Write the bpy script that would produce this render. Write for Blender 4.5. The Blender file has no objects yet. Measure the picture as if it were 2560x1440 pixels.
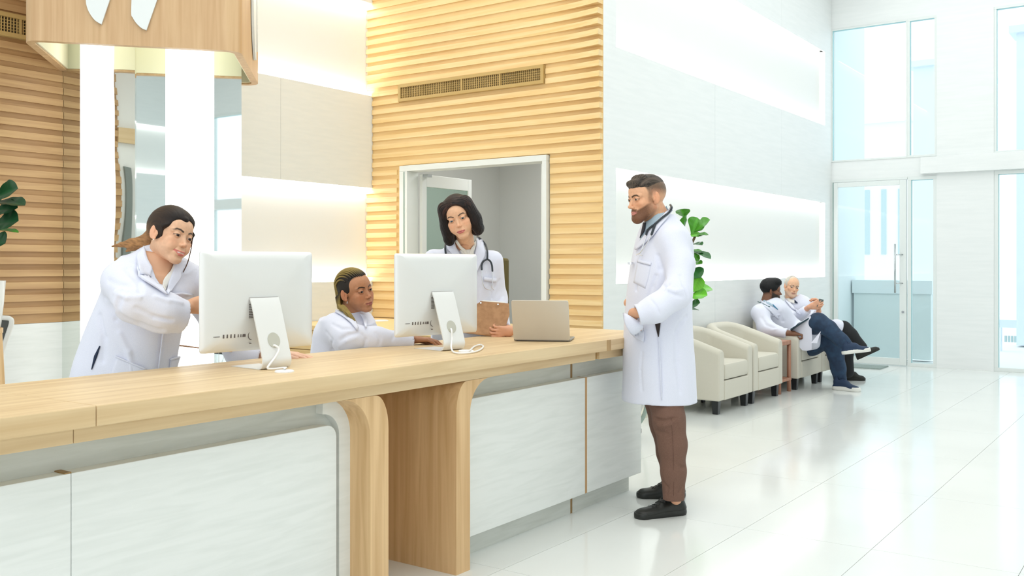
import bpy, bmesh, math, random
import numpy as np
from mathutils import Vector, Matrix
random.seed(7); rng = np.random.RandomState(5)
SC = bpy.context.scene; COL = SC.collection
# ---------------------------------------------------------------- camera
FP, CX, HY, HC = 2414.0, 1280.0, 661.0, 1.35
TH = math.atan(1704/2414.0)
Fv = np.array([-math.sin(TH), math.cos(TH), 0.0]); Rv = np.array([math.cos(TH), math.sin(TH), 0.0]); Uv = np.array([0, 0, 1.0])
CAM = np.array([0, 0, HC])
def ray(u, v): return Fv + Rv*((u-CX)/FP) + Uv*((HY-v)/FP)
def PD(u, v, Z): return CAM + ray(u, v)*Z
def PZ(u, v, z): d = ray(u, v); return CAM + d*((z-HC)/d[2])
def PX(u, v, x): d = ray(u, v); return CAM + d*(x/d[0])
def PY(u, v, y): d = ray(u, v); return CAM + d*(y/d[1])
cam = bpy.data.cameras.new('camera'); camo = bpy.data.objects.new('camera', cam); COL.objects.link(camo)
camo.location = CAM; camo.rotation_euler = (math.pi/2, 0, TH)
cam.sensor_width = 36; cam.lens = FP/2560*36; cam.shift_y = -(720-HY)/2560; cam.clip_start = .05; cam.clip_end = 200
SC.camera = camo
# ---------------------------------------------------------------- world, lights, exposure
SC.view_settings.view_transform = 'Standard'; SC.view_settings.look = 'None'; SC.view_settings.gamma = 1
SC.view_settings.use_curve_mapping = False; SC.view_settings.exposure = 0.20
W = bpy.data.worlds.new('world'); SC.world = W; W.use_nodes = True
bg = W.node_tree.nodes['Background']; bg.inputs[0].default_value = (0.90, 0.96, 1.0, 1); bg.inputs[1].default_value = 1.36
def area(name, loc, rot, sx, sy, power, col=(1, 1, 1), spread=math.pi):
    l = bpy.data.lights.new(name, 'AREA'); l.shape = 'RECTANGLE'; l.size = sx; l.size_y = sy; l.energy = power; l.color = col; l.spread = spread
    o = bpy.data.objects.new(name, l); o.location = loc; o.rotation_euler = rot; COL.objects.link(o); return o
area('ceiling_light', (-1.6, 2.2, 5.3), (0, 0, 0), 6, 6, 120, (1, .985, .95))
area('ceiling_light', (-1.0, 9.6, 5.3), (0, 0, 0), 5, 7, 100, (.98, .99, 1))
area('ceiling_light', (-5.2, 5.6, 5.3), (0, 0, 0), 2.2, 2.6, 30, (1, .97, .90))
# ---------------------------------------------------------------- materials
def M(name, col, rough=.5, metal=0., spec=.5, emit=None, es=1., trans=0., coat=0., sheen=0.):
    m = bpy.data.materials.new(name); m.use_nodes = True; b = m.node_tree.nodes['Principled BSDF']
    b.inputs['Base Color'].default_value = (*col, 1); b.inputs['Roughness'].default_value = rough; b.inputs['Metallic'].default_value = metal
    b.inputs['Specular IOR Level'].default_value = spec
    if emit: b.inputs['Emission Color'].default_value = (*emit, 1); b.inputs['Emission Strength'].default_value = es
    b.inputs['Transmission Weight'].default_value = trans; b.inputs['Coat Weight'].default_value = coat; b.inputs['Sheen Weight'].default_value = sheen
    return m
def lin(h):
    h = h.lstrip('#'); c = [int(h[i:i+2], 16)/255 for i in (0, 2, 4)]
    return tuple((x/12.92 if x <= .04045 else ((x+.055)/1.055)**2.4) for x in c)
def noisy(name, c1, c2, scale=(1, 1, 1), nscale=5., rough=.5, bump=0., detail=4., rmp=(.35, .65), spec=.5, sheen=0., dist=.0, coat=0.):
    m = M(name, c1, rough, spec=spec, sheen=sheen, coat=coat); nt = m.node_tree; b = nt.nodes['Principled BSDF']
    g = nt.nodes.new('ShaderNodeNewGeometry'); mp = nt.nodes.new('ShaderNodeMapping'); mp.inputs['Scale'].default_value = scale
    n = nt.nodes.new('ShaderNodeTexNoise'); n.inputs['Scale'].default_value = nscale; n.inputs['Detail'].default_value = detail; n.inputs['Distortion'].default_value = dist
    r = nt.nodes.new('ShaderNodeValToRGB'); r.color_ramp.elements[0].position = rmp[0]; r.color_ramp.elements[1].position = rmp[1]
    r.color_ramp.elements[0].color = (*c1, 1); r.color_ramp.elements[1].color = (*c2, 1)
    L = nt.links.new; L(g.outputs['Position'], mp.inputs[0]); L(mp.outputs[0], n.inputs[0]); L(n.outputs[0], r.inputs[0]); L(r.outputs[0], b.inputs['Base Color'])
    if bump:
        bp = nt.nodes.new('ShaderNodeBump'); bp.inputs['Strength'].default_value = bump; bp.inputs['Distance'].default_value = .002; L(n.outputs[0], bp.inputs['Height']); L(bp.outputs[0], b.inputs['Normal'])
    return m
def wood(name, a, b, axis, rough=.45):
    s = [26, 26, 26]; s['xyz'.index(axis)] = 1.2
    return noisy(name, lin(a), lin(b), tuple(s), 1.0, rough, .12, 6, (.3, .72), dist=.6)
def vcol(name, rough=.5, spec=.5, bumpscale=0, bump=0., sheen=0., stretch=(1, 1, 1), sss=0., mix=None):
    m = M(name, (1, 1, 1), rough, spec=spec, sheen=sheen); nt = m.node_tree; b = nt.nodes['Principled BSDF']
    a = nt.nodes.new('ShaderNodeVertexColor'); a.layer_name = 'Col'; nt.links.new(a.outputs[0], b.inputs['Base Color'])
    if sss: b.inputs['Subsurface Weight'].default_value = sss; b.inputs['Subsurface Radius'].default_value = (.01, .004, .002)
    if bump:
        g = nt.nodes.new('ShaderNodeNewGeometry'); mp = nt.nodes.new('ShaderNodeMapping'); mp.inputs['Scale'].default_value = stretch
        n = nt.nodes.new('ShaderNodeTexNoise'); n.inputs['Scale'].default_value = bumpscale; n.inputs['Detail'].default_value = 3
        bp = nt.nodes.new('ShaderNodeBump'); bp.inputs['Strength'].default_value = bump; bp.inputs['Distance'].default_value = .001
        L = nt.links.new; L(g.outputs['Position'], mp.inputs[0]); L(mp.outputs[0], n.inputs[0]); L(n.outputs[0], bp.inputs['Height']); L(bp.outputs[0], b.inputs['Normal'])
    return m
WHITE = M('white_paint', (.86, .865, .84), .55)
PANEL = noisy('white_stone_panel', (.845, .87, .86), (.875, .895, .885), (1.2, 1.2, 14), 2.2, .5, .03, 6)
PANELW = noisy('warm_white_panel', (.84, .865, .84), (.87, .89, .86), (2, 2, 16), 2.2, .55, .02, 6)
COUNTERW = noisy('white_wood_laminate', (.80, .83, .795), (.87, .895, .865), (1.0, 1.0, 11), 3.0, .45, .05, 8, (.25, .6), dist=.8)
COUNTERG = noisy('recess_shade_laminate', (.60, .62, .56), (.70, .72, .67), (1.0, 1.0, 11), 3.0, .5, .05, 8, (.25, .6), dist=.8)  # greyed copy of the white laminate; recess shade is put into the colour
OAKX = wood('pale_oak_grain_x', '#e8c487', '#f1d6a2', 'x')
OAKY = wood('pale_oak_grain_y', '#d3b486', '#ead1a6', 'y')
OAKZ = wood('pale_oak_grain_z', '#d0a876', '#ecc998', 'z')
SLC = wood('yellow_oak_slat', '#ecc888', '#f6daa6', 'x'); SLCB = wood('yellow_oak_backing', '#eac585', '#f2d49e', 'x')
SLL = wood('dim_lit_oak_slat', '#b89164', '#cfaa78', 'y'); SLLB = wood('dim_lit_oak_backing', '#ab8455', '#c19a6b', 'y')  # left wall oak: its weaker light is put into the browner colours
CREAM = M('yellow_lit_liner', (.87, .83, .62), .5)  # cream tint stands in for the yellowish column light inside the canopy
MIRROR = M('mirror', (.86, .90, .89), .02, 1.0)
MIRRORW = M('warped_mirror', (.80, .83, .80), .03, 1.0)
GLOW = M('lit_acrylic', (1, 1, 1), .3, emit=(1, 1, .975), es=1.6)
ALU = M('white_aluminium', (.80, .84, .82), .35)
STEEL = M('steel', (.6, .62, .63), .25, 1.0)
GREYW = M('grey_room_wall', (.60, .61, .58), .7)
DARK = M('dark', (.02, .022, .024), .4)
GRILLE = M('grille_gold', lin('#c2a468'), .45)
FLOOR = noisy('white_tile', (.80, .825, .80), (.84, .865, .84), (1, 1, 1), 1.2, .12, 0, 2, spec=.5)
GROUT = M('grout', (.58, .59, .57), .8)
def bumpmirror():
    nt = MIRRORW.node_tree; b = nt.nodes['Principled BSDF']; g = nt.nodes.new('ShaderNodeNewGeometry'); n = nt.nodes.new('ShaderNodeTexNoise'); n.inputs['Scale'].default_value = 2.2; n.inputs['Detail'].default_value = 0
    bp = nt.nodes.new('ShaderNodeBump'); bp.inputs['Strength'].default_value = .5; bp.inputs['Distance'].default_value = .03
    nt.links.new(g.outputs['Position'], n.inputs[0]); nt.links.new(n.outputs[0], bp.inputs['Height']); nt.links.new(bp.outputs[0], b.inputs['Normal'])
bumpmirror()
# glass: tinted thin pane
def glass(name, tint, alpha_mix):
    m = bpy.data.materials.new(name); m.use_nodes = True; nt = m.node_tree; nt.nodes.clear()
    o = nt.nodes.new('ShaderNodeOutputMaterial'); t = nt.nodes.new('ShaderNodeBsdfTransparent'); t.inputs[0].default_value = (*tint, 1)
    gl = nt.nodes.new('ShaderNodeBsdfGlossy'); gl.inputs['Roughness'].default_value = .02
    fr = nt.nodes.new('ShaderNodeLayerWeight'); pw = nt.nodes.new('ShaderNodeMath'); pw.operation = 'POWER'; pw.inputs[1].default_value = 5; mx = nt.nodes.new('ShaderNodeMixShader')
    mm = nt.nodes.new('ShaderNodeMath'); mm.operation = 'MULTIPLY_ADD'; mm.inputs[1].default_value = .5; mm.inputs[2].default_value = alpha_mix
    L = nt.links.new; L(fr.outputs['Facing'], pw.inputs[0]); L(pw.outputs[0], mm.inputs[0]); L(mm.outputs[0], mx.inputs[0]); L(t.outputs[0], mx.inputs[1]); L(gl.outputs[0], mx.inputs[2]); L(mx.outputs[0], o.inputs[0])
    return m
GLASS = glass('clear_glass', (.95, .985, .99), .015); GLASSG = glass('green_tinted_glass', (.80, .91, .87), .10)
# ---------------------------------------------------------------- object helpers
def setp(o, label=None, cat=None, group=None, kind=None):
    if label: o['label'] = label
    if cat: o['category'] = cat
    if group: o['group'] = group
    if kind: o['kind'] = kind
    return o
def empty(name, loc=(0, 0, 0), label=None, cat=None, group=None, kind=None, rz=0):
    o = bpy.data.objects.new(name, None); COL.objects.link(o); o.location = tuple(loc); o.rotation_euler = (0, 0, rz); o.empty_display_size = .1
    return setp(o, label, cat, group, kind)
def link(name, me, mat, parent=None, smooth=False):
    o = bpy.data.objects.new(name, me); COL.objects.link(o)
    if mat:
        for mm in (mat if isinstance(mat, (list, tuple)) else [mat]): me.materials.append(mm)
    if smooth: me.polygons.foreach_set('use_smooth', [True]*len(me.polygons))
    if parent: o.parent = parent
    return o
def setpar(o, root):   # parent keeping world coordinates (root: unrotated empty)
    o.parent = root; o.location = Vector(o.location) - Vector(root.location); return o
def pyd(name, V, Fc, mat, parent=None, smooth=False, col=None):
    me = bpy.data.meshes.new(name); me.from_pydata([tuple(map(float, v)) for v in V], [], [tuple(int(i) for i in f) for f in Fc]); me.update()
    if col is not None:
        a = me.color_attributes.new('Col', 'FLOAT_COLOR', 'POINT'); c = np.ones((len(V), 4), np.float32); c[:, :3] = col; a.data.foreach_set('color', c.ravel())
    return link(name, me, mat, parent, smooth)
class MB:
    """collects pieces of ONE part"""
    def __init__(s): s.V = []; s.F = []
    def add(s, V, Fc):
        n = len(s.V); s.V += [tuple(map(float, v)) for v in V]; s.F += [tuple(i+n for i in f) for f in Fc]; return s
    def box(s, x0, x1, y0, y1, z0, z1, bev=0.):
        if x0 > x1: x0, x1 = x1, x0
        if y0 > y1: y0, y1 = y1, y0
        if z0 > z1: z0, z1 = z1, z0
        b = min(bev, (x1-x0)/2.01, (y1-y0)/2.01, (z1-z0)/2.01)
        if b <= 0:
            V = [(x, y, z) for x in (x0, x1) for y in (y0, y1) for z in (z0, z1)]
            return s.add(V, [(0, 1, 3, 2), (4, 6, 7, 5), (0, 4, 5, 1), (2, 3, 7, 6), (0, 2, 6, 4), (1, 5, 7, 3)])
        bm = bmesh.new(); bmesh.ops.create_cube(bm, size=1)
        for v in bm.verts: v.co = Vector(((x0+x1)/2+v.co.x*(x1-x0), (y0+y1)/2+v.co.y*(y1-y0), (z0+z1)/2+v.co.z*(z1-z0)))
        bmesh.ops.bevel(bm, geom=bm.edges[:], offset=b, segments=2, profile=.5, affect='EDGES')
        bm.verts.index_update(); s.add([v.co for v in bm.verts], [[v.index for v in f.verts] for f in bm.faces]); bm.free(); return s
    def prism(s, pts, axis, a0, a1):
        """2-D outline extruded along axis ('x','y','z')"""
        def m(p, a):
            if axis == 'x': return (a, p[0], p[1])
            if axis == 'y': return (p[0], a, p[1])
            return (p[0], p[1], a)
        n = len(pts); V = [m(p, a0) for p in pts]+[m(p, a1) for p in pts]
        Fc = [tuple(range(n))[::-1], tuple(range(n, 2*n))]+[(i, (i+1) % n, n+(i+1) % n, n+i) for i in range(n)]
        return s.add(V, Fc)
    def tube(s, pts, r, seg=10, closed=False):
        P = [np.array(p, float) for p in pts]; n = len(P); rs = r if isinstance(r, (list, tuple, np.ndarray)) else [r]*n
        up = None; V = []
        for i in range(n):
            if closed: t = P[(i+1) % n]-P[i-1]
            else: t = P[min(i+1, n-1)]-P[max(i-1, 0)]
            t = t/(np.linalg.norm(t)+1e-12)
            if up is None: up = np.array([0, 0, 1.]) if abs(t[2]) < .9 else np.array([1., 0, 0])
            a = up-t*np.dot(up, t); a /= np.linalg.norm(a)+1e-12; b = np.cross(t, a); up = a
            for k in range(seg): w = 2*math.pi*k/seg; V.append(P[i]+rs[i]*(math.cos(w)*a+math.sin(w)*b))
        Fc = []
        for i in range(n if closed else n-1):
            j = (i+1) % n
            for k in range(seg): k2 = (k+1) % seg; Fc.append((i*seg+k, i*seg+k2, j*seg+k2, j*seg+k))
        if not closed: Fc += [tuple(range(seg))[::-1], tuple(range((n-1)*seg, n*seg))]
        return s.add(V, Fc)
    def lathe(s, c, prof, seg=28):
        V = []; Fc = []
        for r, z in prof:
            for k in range(seg): w = 2*math.pi*k/seg; V.append((c[0]+r*math.cos(w), c[1]+r*math.sin(w), c[2]+z))
        for i in range(len(prof)-1):
            for k in range(seg): k2 = (k+1) % seg; Fc.append((i*seg+k, i*seg+k2, (i+1)*seg+k2, (i+1)*seg+k))
        Fc += [tuple(range(seg))[::-1], tuple(range((len(prof)-1)*seg, len(prof)*seg))]
        return s.add(V, Fc)
    def xf(s, Mx): s.V = [tuple((Mx @ Vector(v))[:3]) for v in s.V]; return s
    def build(s, name, mat, parent=None, smooth=False, bevel=0., auto=False):
        off = np.array(parent['_o']) if parent is not None and '_o' in parent else None
        V = s.V if off is None else [np.array(v)-off for v in s.V]
        o = pyd(name, V, s.F, mat, parent, smooth)
        bm = bmesh.new(); bm.from_mesh(o.data); bmesh.ops.recalc_face_normals(bm, faces=bm.faces[:]); bm.to_mesh(o.data); bm.free()
        if bevel:
            md = o.modifiers.new('bevel', 'BEVEL'); md.width = bevel; md.segments = 2; md.limit_method = 'ANGLE'; md.angle_limit = math.radians(40)
        if auto:
            o.data.polygons.foreach_set('use_smooth', [True]*len(o.data.polygons)); e = o.modifiers.new('wn', 'WEIGHTED_NORMAL'); e.keep_sharp = True
            try: o.data.set_sharp_from_angle(angle=math.radians(35))
            except Exception: pass
        return o
def B(*a, bev=0.): return MB().box(*a, bev=bev)
def root(name, loc, *a, **k):
    """empty at loc whose parts are given in world coordinates"""
    o = empty(name, loc, *a, **k); o['_o'] = [float(x) for x in loc]; return o
def smooth_pts(pts, n=8):
    """Catmull-Rom through points"""
    P = [np.array(p, float) for p in pts]; P = [2*P[0]-P[1]]+P+[2*P[-1]-P[-2]]; out = []
    for i in range(1, len(P)-2):
        for k in range(n):
            t = k/n; p0, p1, p2, p3 = P[i-1:i+3]
            out.append(.5*((2*p1)+(-p0+p2)*t+(2*p0-5*p1+4*p2-p3)*t*t+(-p0+3*p1-3*p2+p3)*t**3))
    out.append(P[-2]); return out
# ================================================================ SETTING
YC, XR, XL, XLN, YE = 7.153, -4.1, -6.769, -6.845, 13.49
# floor: grout bed + tiles
fl = B(-7.2, 7, -3, 14.2, -.08, -.012).build('floor', GROUT); setp(fl, kind='structure')
tm = None
for ix in range(-8, 9):
    for iy in range(-3, 8):
        x0 = -1.2475+.6265*ix; y0 = 4.721+1.255*(iy-1)
        if x0 > 6.2 or x0+.63 < -6.9: continue
        if y0+1.25 > 13.8: continue
        if tm is None:
            o = B(0, .6265-.0022, 0, 1.255-.0022, -.012, 0).build('floor_tile', FLOOR, fl); tm = o.data
        else: o = link('floor_tile', tm, None, fl)
        o.location = (x0+.0014, y0+.0014, 0)
ce = B(-7.2, 7, -3, 14.2, 5.5, 5.6).build('ceiling', WHITE); setp(ce, kind='structure')
# ---- niche walls: back wall + standing-off panels, LED strips behind the panel lips
def led(loc, length, up, power, axis='y', col=(1, 1, .985)):
    o = area('cove_light', loc, (0 if not up else math.pi, 0, math.pi/2 if axis == 'y' else 0), length, .035, power, col)
    return o
def niche_wall(name, xb, xf, y0, y1, zs, yn0, yn1, mat, sgn=1, power=22, rows=2, cut=None):
    """zs = edges of niches [(z0,z1),...]; wall faces +x*sgn. xb back plane, xf front plane"""
    w = B(xb-.06*sgn, xb, y0, y1, 0, 5.5).build(name, WHITE); setp(w, kind='structure')
    edges = [0]+[e for p in zs for e in p]+[5.5]
    for i in range(0, len(edges), 2):
        z0, z1 = edges[i], edges[i+1]
        ys = [y0]+(cut or [])+[y1]
        for a, b in zip(ys[:-1], ys[1:]): B(xf-.02*sgn, xf, a+.0015, b-.0015, z0, z1).build('wall_panel', mat, w)
    for z0, z1 in zs:
        if yn0 > y0: B(xb, xf, y0, yn0, z0, z1).build('wall_strip', mat, w)
        if yn1 < y1: B(xb, xf, yn1, y1, z0, z1).build('wall_strip', mat, w)
        xm = (xb+xf-.02*sgn)/2
        B(xb, xf-.021*sgn, yn0, yn1, z1+.024, z1+.04).build('cavity_blocker', WHITE, w); B(xb, xf-.021*sgn, yn0, yn1, z0-.04, z0-.024).build('cavity_blocker', WHITE, w)  # white fillers added to close off the dark cavity behind the LEDs
        led((xm, (yn0+yn1)/2, z0-.02), yn1-yn0-.004, True, power*(yn1-yn0))
        led((xm, (yn0+yn1)/2, z1+.02), yn1-yn0-.004, False, power*(yn1-yn0))
    return w
ZN = [(1.18, 2.19), (3.24, 4.245)]
niche_wall('wall_right', XR-.08, XR, YC+.0005, 13.49, ZN, 7.375, 13.2, PANEL, power=1.4, cut=[9.5, 11.5])
niche_wall('wall_left', XLN, XL, 4.77, YC-.001, [(1.182, 2.121), (3.046, 3.98)], 4.8, YC-.001, PANELW, power=2.4, cut=[5.95])
niche_wall('wall_side', 6.08, 6.0, -3, 13.4, ZN, -2.6, 13.1, PANEL, -1, power=1.2, cut=[2, 5, 8, 11])
# left part of the left wall beside the slats
wl = B(XL-.08, XL-.012, -3, 4.77, 0, 5.5).build('wall_left_side', WHITE); setp(wl, kind='structure')
B(XL-.012, XL+.004, 3.39, 3.874, 0, .928).build('base_panel', COUNTERW, wl)
PITCH = .0884
B(XL-.01, XL+.03, -1, 3.41, 2.28, 2.40).build('wood_beam', OAKY, wl)
for i, (a, b) in enumerate(((3.30, 3.36), (3.12, 3.24), (2.2, 2.9))): B(XL-.01, XL+.012, a, b, .5 if i != 1 else 1.0, 2.1).build('grey_glass_strip', M('grey_strip', (.20, .23, .21), .3), wl)
def slat(name, y_or_x, a, b, zb, axis, depth, mat, parent, wall, row):
    """one horizontal batten; front face wavy. axis 'x': runs along x at plane y=wall facing -y ; axis 'y': runs along y at plane x=wall facing +x"""
    n = max(2, int((b-a)/.09)); V = []; Fc = []
    for i in range(n+1):
        s = a+(b-a)*i/n; d = depth(s, row); h = PITCH*.545
        for dd, zz in ((0, zb), (d, zb), (d*.93, zb+h), (0, zb+h)):
            V.append((s, wall-dd, zz) if axis == 'x' else (wall+dd, s, zz))
    for i in range(n):
        for k in range(4): Fc.append((4*i+k, 4*i+(k+1) % 4, 4*i+4+(k+1) % 4, 4*i+4+k))
    Fc += [(0, 1, 2, 3), (4*n+3, 4*n+2, 4*n+1, 4*n)]
    return MB().add(V, Fc).build(name, mat, parent)
# centre wall
w0 = B(XR-.081, XR, YC-.0, YC+.0005, 0, 5.5).build('wall_corner', SLCB); setp(w0, kind='structure')
wc = MB().box(XLN, -6.375, YC, YC+.12, 0, 5.5).box(-4.64, XR-.0805, YC, YC+.12, 0, 5.5).box(-6.375, -4.64, YC, YC+.12, 2.32, 5.5).build('wall_center', SLCB)
setp(wc, kind='structure')
# end return of the centre block + white edge
def dc(x, r):
    up = max(0, min(1, (r+4)/16.)); e = max(0., (x+4.75)/.65)
    return .020+.006*math.sin(x*1.3+r*.35)+up*.075*e**2.2
for r in range(-17, 22):
    zb = 2.325+r*PITCH
    zt = zb+PITCH*.55
    segs = [(XLN+.004, XR-.004)]
    if zt < 2.33: segs = [(XLN+.004, -6.375-.055), (-4.64+.01, XR-.004)]
    elif zb < 3.112 and zt > 2.945: segs = [(XLN+.004, -6.40), (-4.675, XR-.004)]
    if zt > 2.122 and zb < 3.046 or zt > 3.99: segs[0] = (XL+.004, segs[0][1])
    for a, b in segs: slat('wall_slat', 0, a, b, zb, 'x', dc, SLC, wc, YC, r)
# left slats
def dl(y, r): return .022+.006*math.sin(y*2+r*.5)
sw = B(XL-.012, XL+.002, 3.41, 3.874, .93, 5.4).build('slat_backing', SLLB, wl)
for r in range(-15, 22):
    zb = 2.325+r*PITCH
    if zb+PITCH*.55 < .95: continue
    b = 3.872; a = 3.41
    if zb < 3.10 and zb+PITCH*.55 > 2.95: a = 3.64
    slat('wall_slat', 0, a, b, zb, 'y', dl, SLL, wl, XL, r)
# vents
def vent(name, axis, a, b, z0, z1, wall, label, dividers):
    cen = ((a+b)/2, wall, z0) if axis == 'x' else (wall, (a+b)/2, z0)
    rt = root(name, cen, label, 'air vent', 'air vents in the slatted walls')
    def bx(m, s0, s1, d0, d1, q0, q1):
        return m.box(s0, s1, wall-d1, wall-d0, q0, q1) if axis == 'x' else m.box(wall+d0, wall+d1, s0, s1, q0, q1)
    f = MB(); t = .03
    bx(f, a, b, .0, .045, z1-t, z1); bx(f, a, b, .0, .045, z0, z0+t); bx(f, a, a+t, 0, .045, z0+t, z1-t); bx(f, b-t, b, 0, .045, z0+t, z1-t)
    f.build('frame', GRILLE, rt)
    k = MB(); bx(k, a+t, b-t, .0, .008, z0+t, z1-t); k.build('dark_duct', DARK, rt)
    g = MB(); n = int((b-a-2*t)/.0215)
    for i in range(1, n): s = a+t+(b-a-2*t)*i/n; bx(g, s-.0035, s+.0035, .022, .034, z0+t, z1-t)
    for i in range(1, 5): q = z0+t+(z1-z0-2*t)*i/5; bx(g, a+t, b-t, .024, .030, q-.0022, q+.0022)
    o = g.build('grille_bars', GRILLE, rt); o['kind'] = 'stuff'
    for s in dividers: m = MB(); bx(m, s-.008, s+.008, .02, .042, z0+t, z1-t); m.build('divider', GRILLE, rt)
vent('wall_vent', 'x', -6.39, -4.683, 2.948, 3.115, YC, 'long oak-framed air vent above the doorway in the pale slatted wall', [-5.6, -5.16])
vent('wall_vent', 'y', 2.5, 3.623, 2.935, 3.1, XL, 'oak-framed air vent at the upper left beside the wooden canopy', [3.55])
# ---- doorway in the centre wall
dr = root('door_2', (-5.5, YC, 0), kind='structure'); 
m = MB(); fx0, fx1, zt = -6.368, -4.646, 2.315
m.box(fx0, fx1, YC-.05, YC+.12, zt-.055, zt); m.box(fx0, fx0+.10, YC-.05, YC+.12, 0, zt-.055); m.box(fx1-.045, fx1, YC-.05, YC+.12, 0, zt-.055); m.build('door_frame', ALU, dr, bevel=.003)
B(fx0+.06, fx0+.066, YC-.055, YC-.045, 0, zt-.06).build('rubber_seal', M('seal', (.12, .25, .2), .6), dr)
MB().box(fx1-.10, fx1-.075, YC+.02, YC+.06, 0, zt-.07).build('sliding_stile', ALU, dr)
B(fx1-.075, fx1-.05, YC+.03, YC+.036, 0, zt-.1).build('glass_strip', GLASSG, dr)
# open leaf on the left, swung inwards
lf = MB(); lx = fx0+.115; y0, y1 = YC+.12, YC+.12+.80; zt2 = zt-.075
lf.box(lx, lx+.035, y0, y0+.07, .02, zt2); lf.box(lx, lx+.035, y1-.06, y1, .02, zt2); lf.box(lx, lx+.035, y0+.07, y1-.06, zt2-.12, zt2); lf.box(lx, lx+.035, y0+.07, y1-.06, .02, .14)
lf.build('door_leaf', ALU, dr, bevel=.003)
B(lx+.012, lx+.02, y0+.07, y1-.06, .14, zt2-.12).build('door_glass', GLASSG, dr)
B(lx+.03, lx+.10, YC+.13, YC+.19, zt2-.03, zt2+.0).build('door_closer', STEEL, dr)
# room behind
br = root('wall_back_room', (-5.4, 9.9, 0), kind='structure')
B(-7.4, -4.26, 10.2, 10.3, 0, 3.2).build('back_wall', GREYW, br); B(-7.5, -7.4, YC+.1, 10.3, 0, 3.2).build('side_wall', GREYW, br); B(-4.30, -4.24, YC+.12, 10.3, 0, 3.2).build('side_wall', GREYW, br)
B(-7.5, -4.24, YC+.12, 10.3, 3.1, 3.2).build('room_ceiling', GREYW, br)
area('room_fill_light', (-5.6, 8.8, 3.05), (0, 0, 0), 1.2, 1.2, 32, (1, 1, 1))  # unseen lamp added to brighten the room behind the doorway
cb = root('office_cabinet', (-4.9, 9.6, 0), 'low brownish cabinet in the grey room behind the doorway', 'cabinet')
B(-5.6, -4.4, 9.4, 10.1, 0, .86).build('body', M('taupe', lin('#a08a78'), .6), cb); B(-5.63, -4.37, 9.37, 10.12, .86, .89).build('top', M('taupe_top', lin('#b5a698'), .5), cb)
oc = root('office_chair', (-6.3, 9.0, 0), 'olive-brown high-backed chair in the room behind the doorway', 'chair')
B(-6.55, -6.12, 8.55, 8.63, .6, 1.42, bev=.03).build('backrest', M('olive', lin('#6b6138'), .7), oc); B(-6.55, -6.12, 8.63, 9.1, .42, .52, bev=.03).build('seat', M('olive2', lin('#6b6138'), .7), oc)
MB().tube([(-6.33, 8.85, .03), (-6.33, 8.85, .43)], .03).build('stem', STEEL, oc); MB().lathe((-6.33, 8.85, 0), [(.26, 0), (.26, .02), (.04, .05)]).build('base', DARK, oc)
# ---- mirror pillar
pl = B(XL, -5.875, 3.884, 4.76, 0, 5.5).build('wall_pillar', WHITE); setp(pl, kind='structure')
B(XL, -5.863, 3.874, 3.884, 0, 5.4).build('mirror_panel', MIRRORW, pl)
B(-5.873, -5.863, 3.884, 4.77, 0, 5.4).build('mirror_panel', MIRROR, pl)
B(XL, -5.873, 4.76, 4.77, 0, 5.4).build('mirror_panel', MIRROR, pl)
for (cx, cy, r, lb) in ((PY(244, 300, 3.874)[0], 3.874, .113, 'narrower glowing white light column left of the leaning woman'), (-5.863, PX(475, 300, -5.863)[1], .165, 'wider glowing white light column behind the leaning woman')):
    rt = root('light_column', (cx, cy, 0), lb, 'lamp', 'glowing columns on the mirror pillar')
    MB().lathe((cx, cy, 0), [(r, .02), (r, 4.6)], 40).build('tube', GLOW, rt, smooth=True); MB().lathe((cx, cy, 0), [(r+.008, 0), (r+.008, .02)], 40).build('base_ring', STEEL, rt)
# ---- canopy
zc = 2.763; th = .05
def rring(P, rads, n=8):
    """rounded open polyline"""
    out = []
    for i, p in enumerate(P):
        p = np.array(p, float)
        if i in (0, len(P)-1) or rads[i] == 0: out.append(p); continue
        a = np.array(P[i-1], float)-p; b = np.array(P[i+1], float)-p; a /= np.linalg.norm(a); b /= np.linalg.norm(b)
        hang = math.acos(np.clip(a@b, -1, 1))/2; t = rads[i]/math.tan(hang); c = p+(a+b)/np.linalg.norm(a+b)*rads[i]/math.sin(hang)
        s0 = p+a*t-c; s1 = p+b*t-c; a0 = math.atan2(s0[1], s0[0]); a1 = math.atan2(s1[1], s1[0]); da = (a1-a0+math.pi) % (2*math.pi)-math.pi
        for k in range(n+1): w = a0+da*k/n; out.append(c+rads[i]*np.array([math.cos(w), math.sin(w)]))
    return out
CO = [(-6.765, 3.86), (-6.02, 3.185), (-5.16, 4.19), (-6.04, 5.09), (-6.36, 4.79)]
outer = rring(CO, [0, .10, .11, .11, 0])
def offs(P, d):
    out = []
    for i in range(len(P)):
        t = np.array(P[min(i+1, len(P)-1)])-np.array(P[max(i-1, 0)]); t /= np.linalg.norm(t); out.append(np.array(P[i])+d*np.array([-t[1], t[0]]))
    return out
inner = offs(outer, th)
cn = root('wooden_canopy', (-5.9, 4.1, zc), 'pale oak canopy with rounded corners hanging around the mirror pillar, white emblem on its front', 'canopy')
def band(P, Q, z0, z1):
    n = len(P); V = [(p[0], p[1], z0) for p in P]+[(p[0], p[1], z1) for p in P]+[(p[0], p[1], z0) for p in Q]+[(p[0], p[1], z1) for p in Q]; Fc = []
    for i in range(n-1): Fc += [(i, i+1, n+i+1, n+i), (2*n+i+1, 2*n+i, 3*n+i, 3*n+i+1), (i+1, i, 2*n+i, 2*n+i+1), (n+i, n+i+1, 3*n+i+1, 3*n+i)]
    Fc += [(0, n, 3*n, 2*n), (n-1, 3*n-1, 4*n-1, 2*n-1)]
    return MB().add(V, Fc)
CANO = wood('canopy_oak', '#c8a175', '#dcba8e', 'z')
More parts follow.
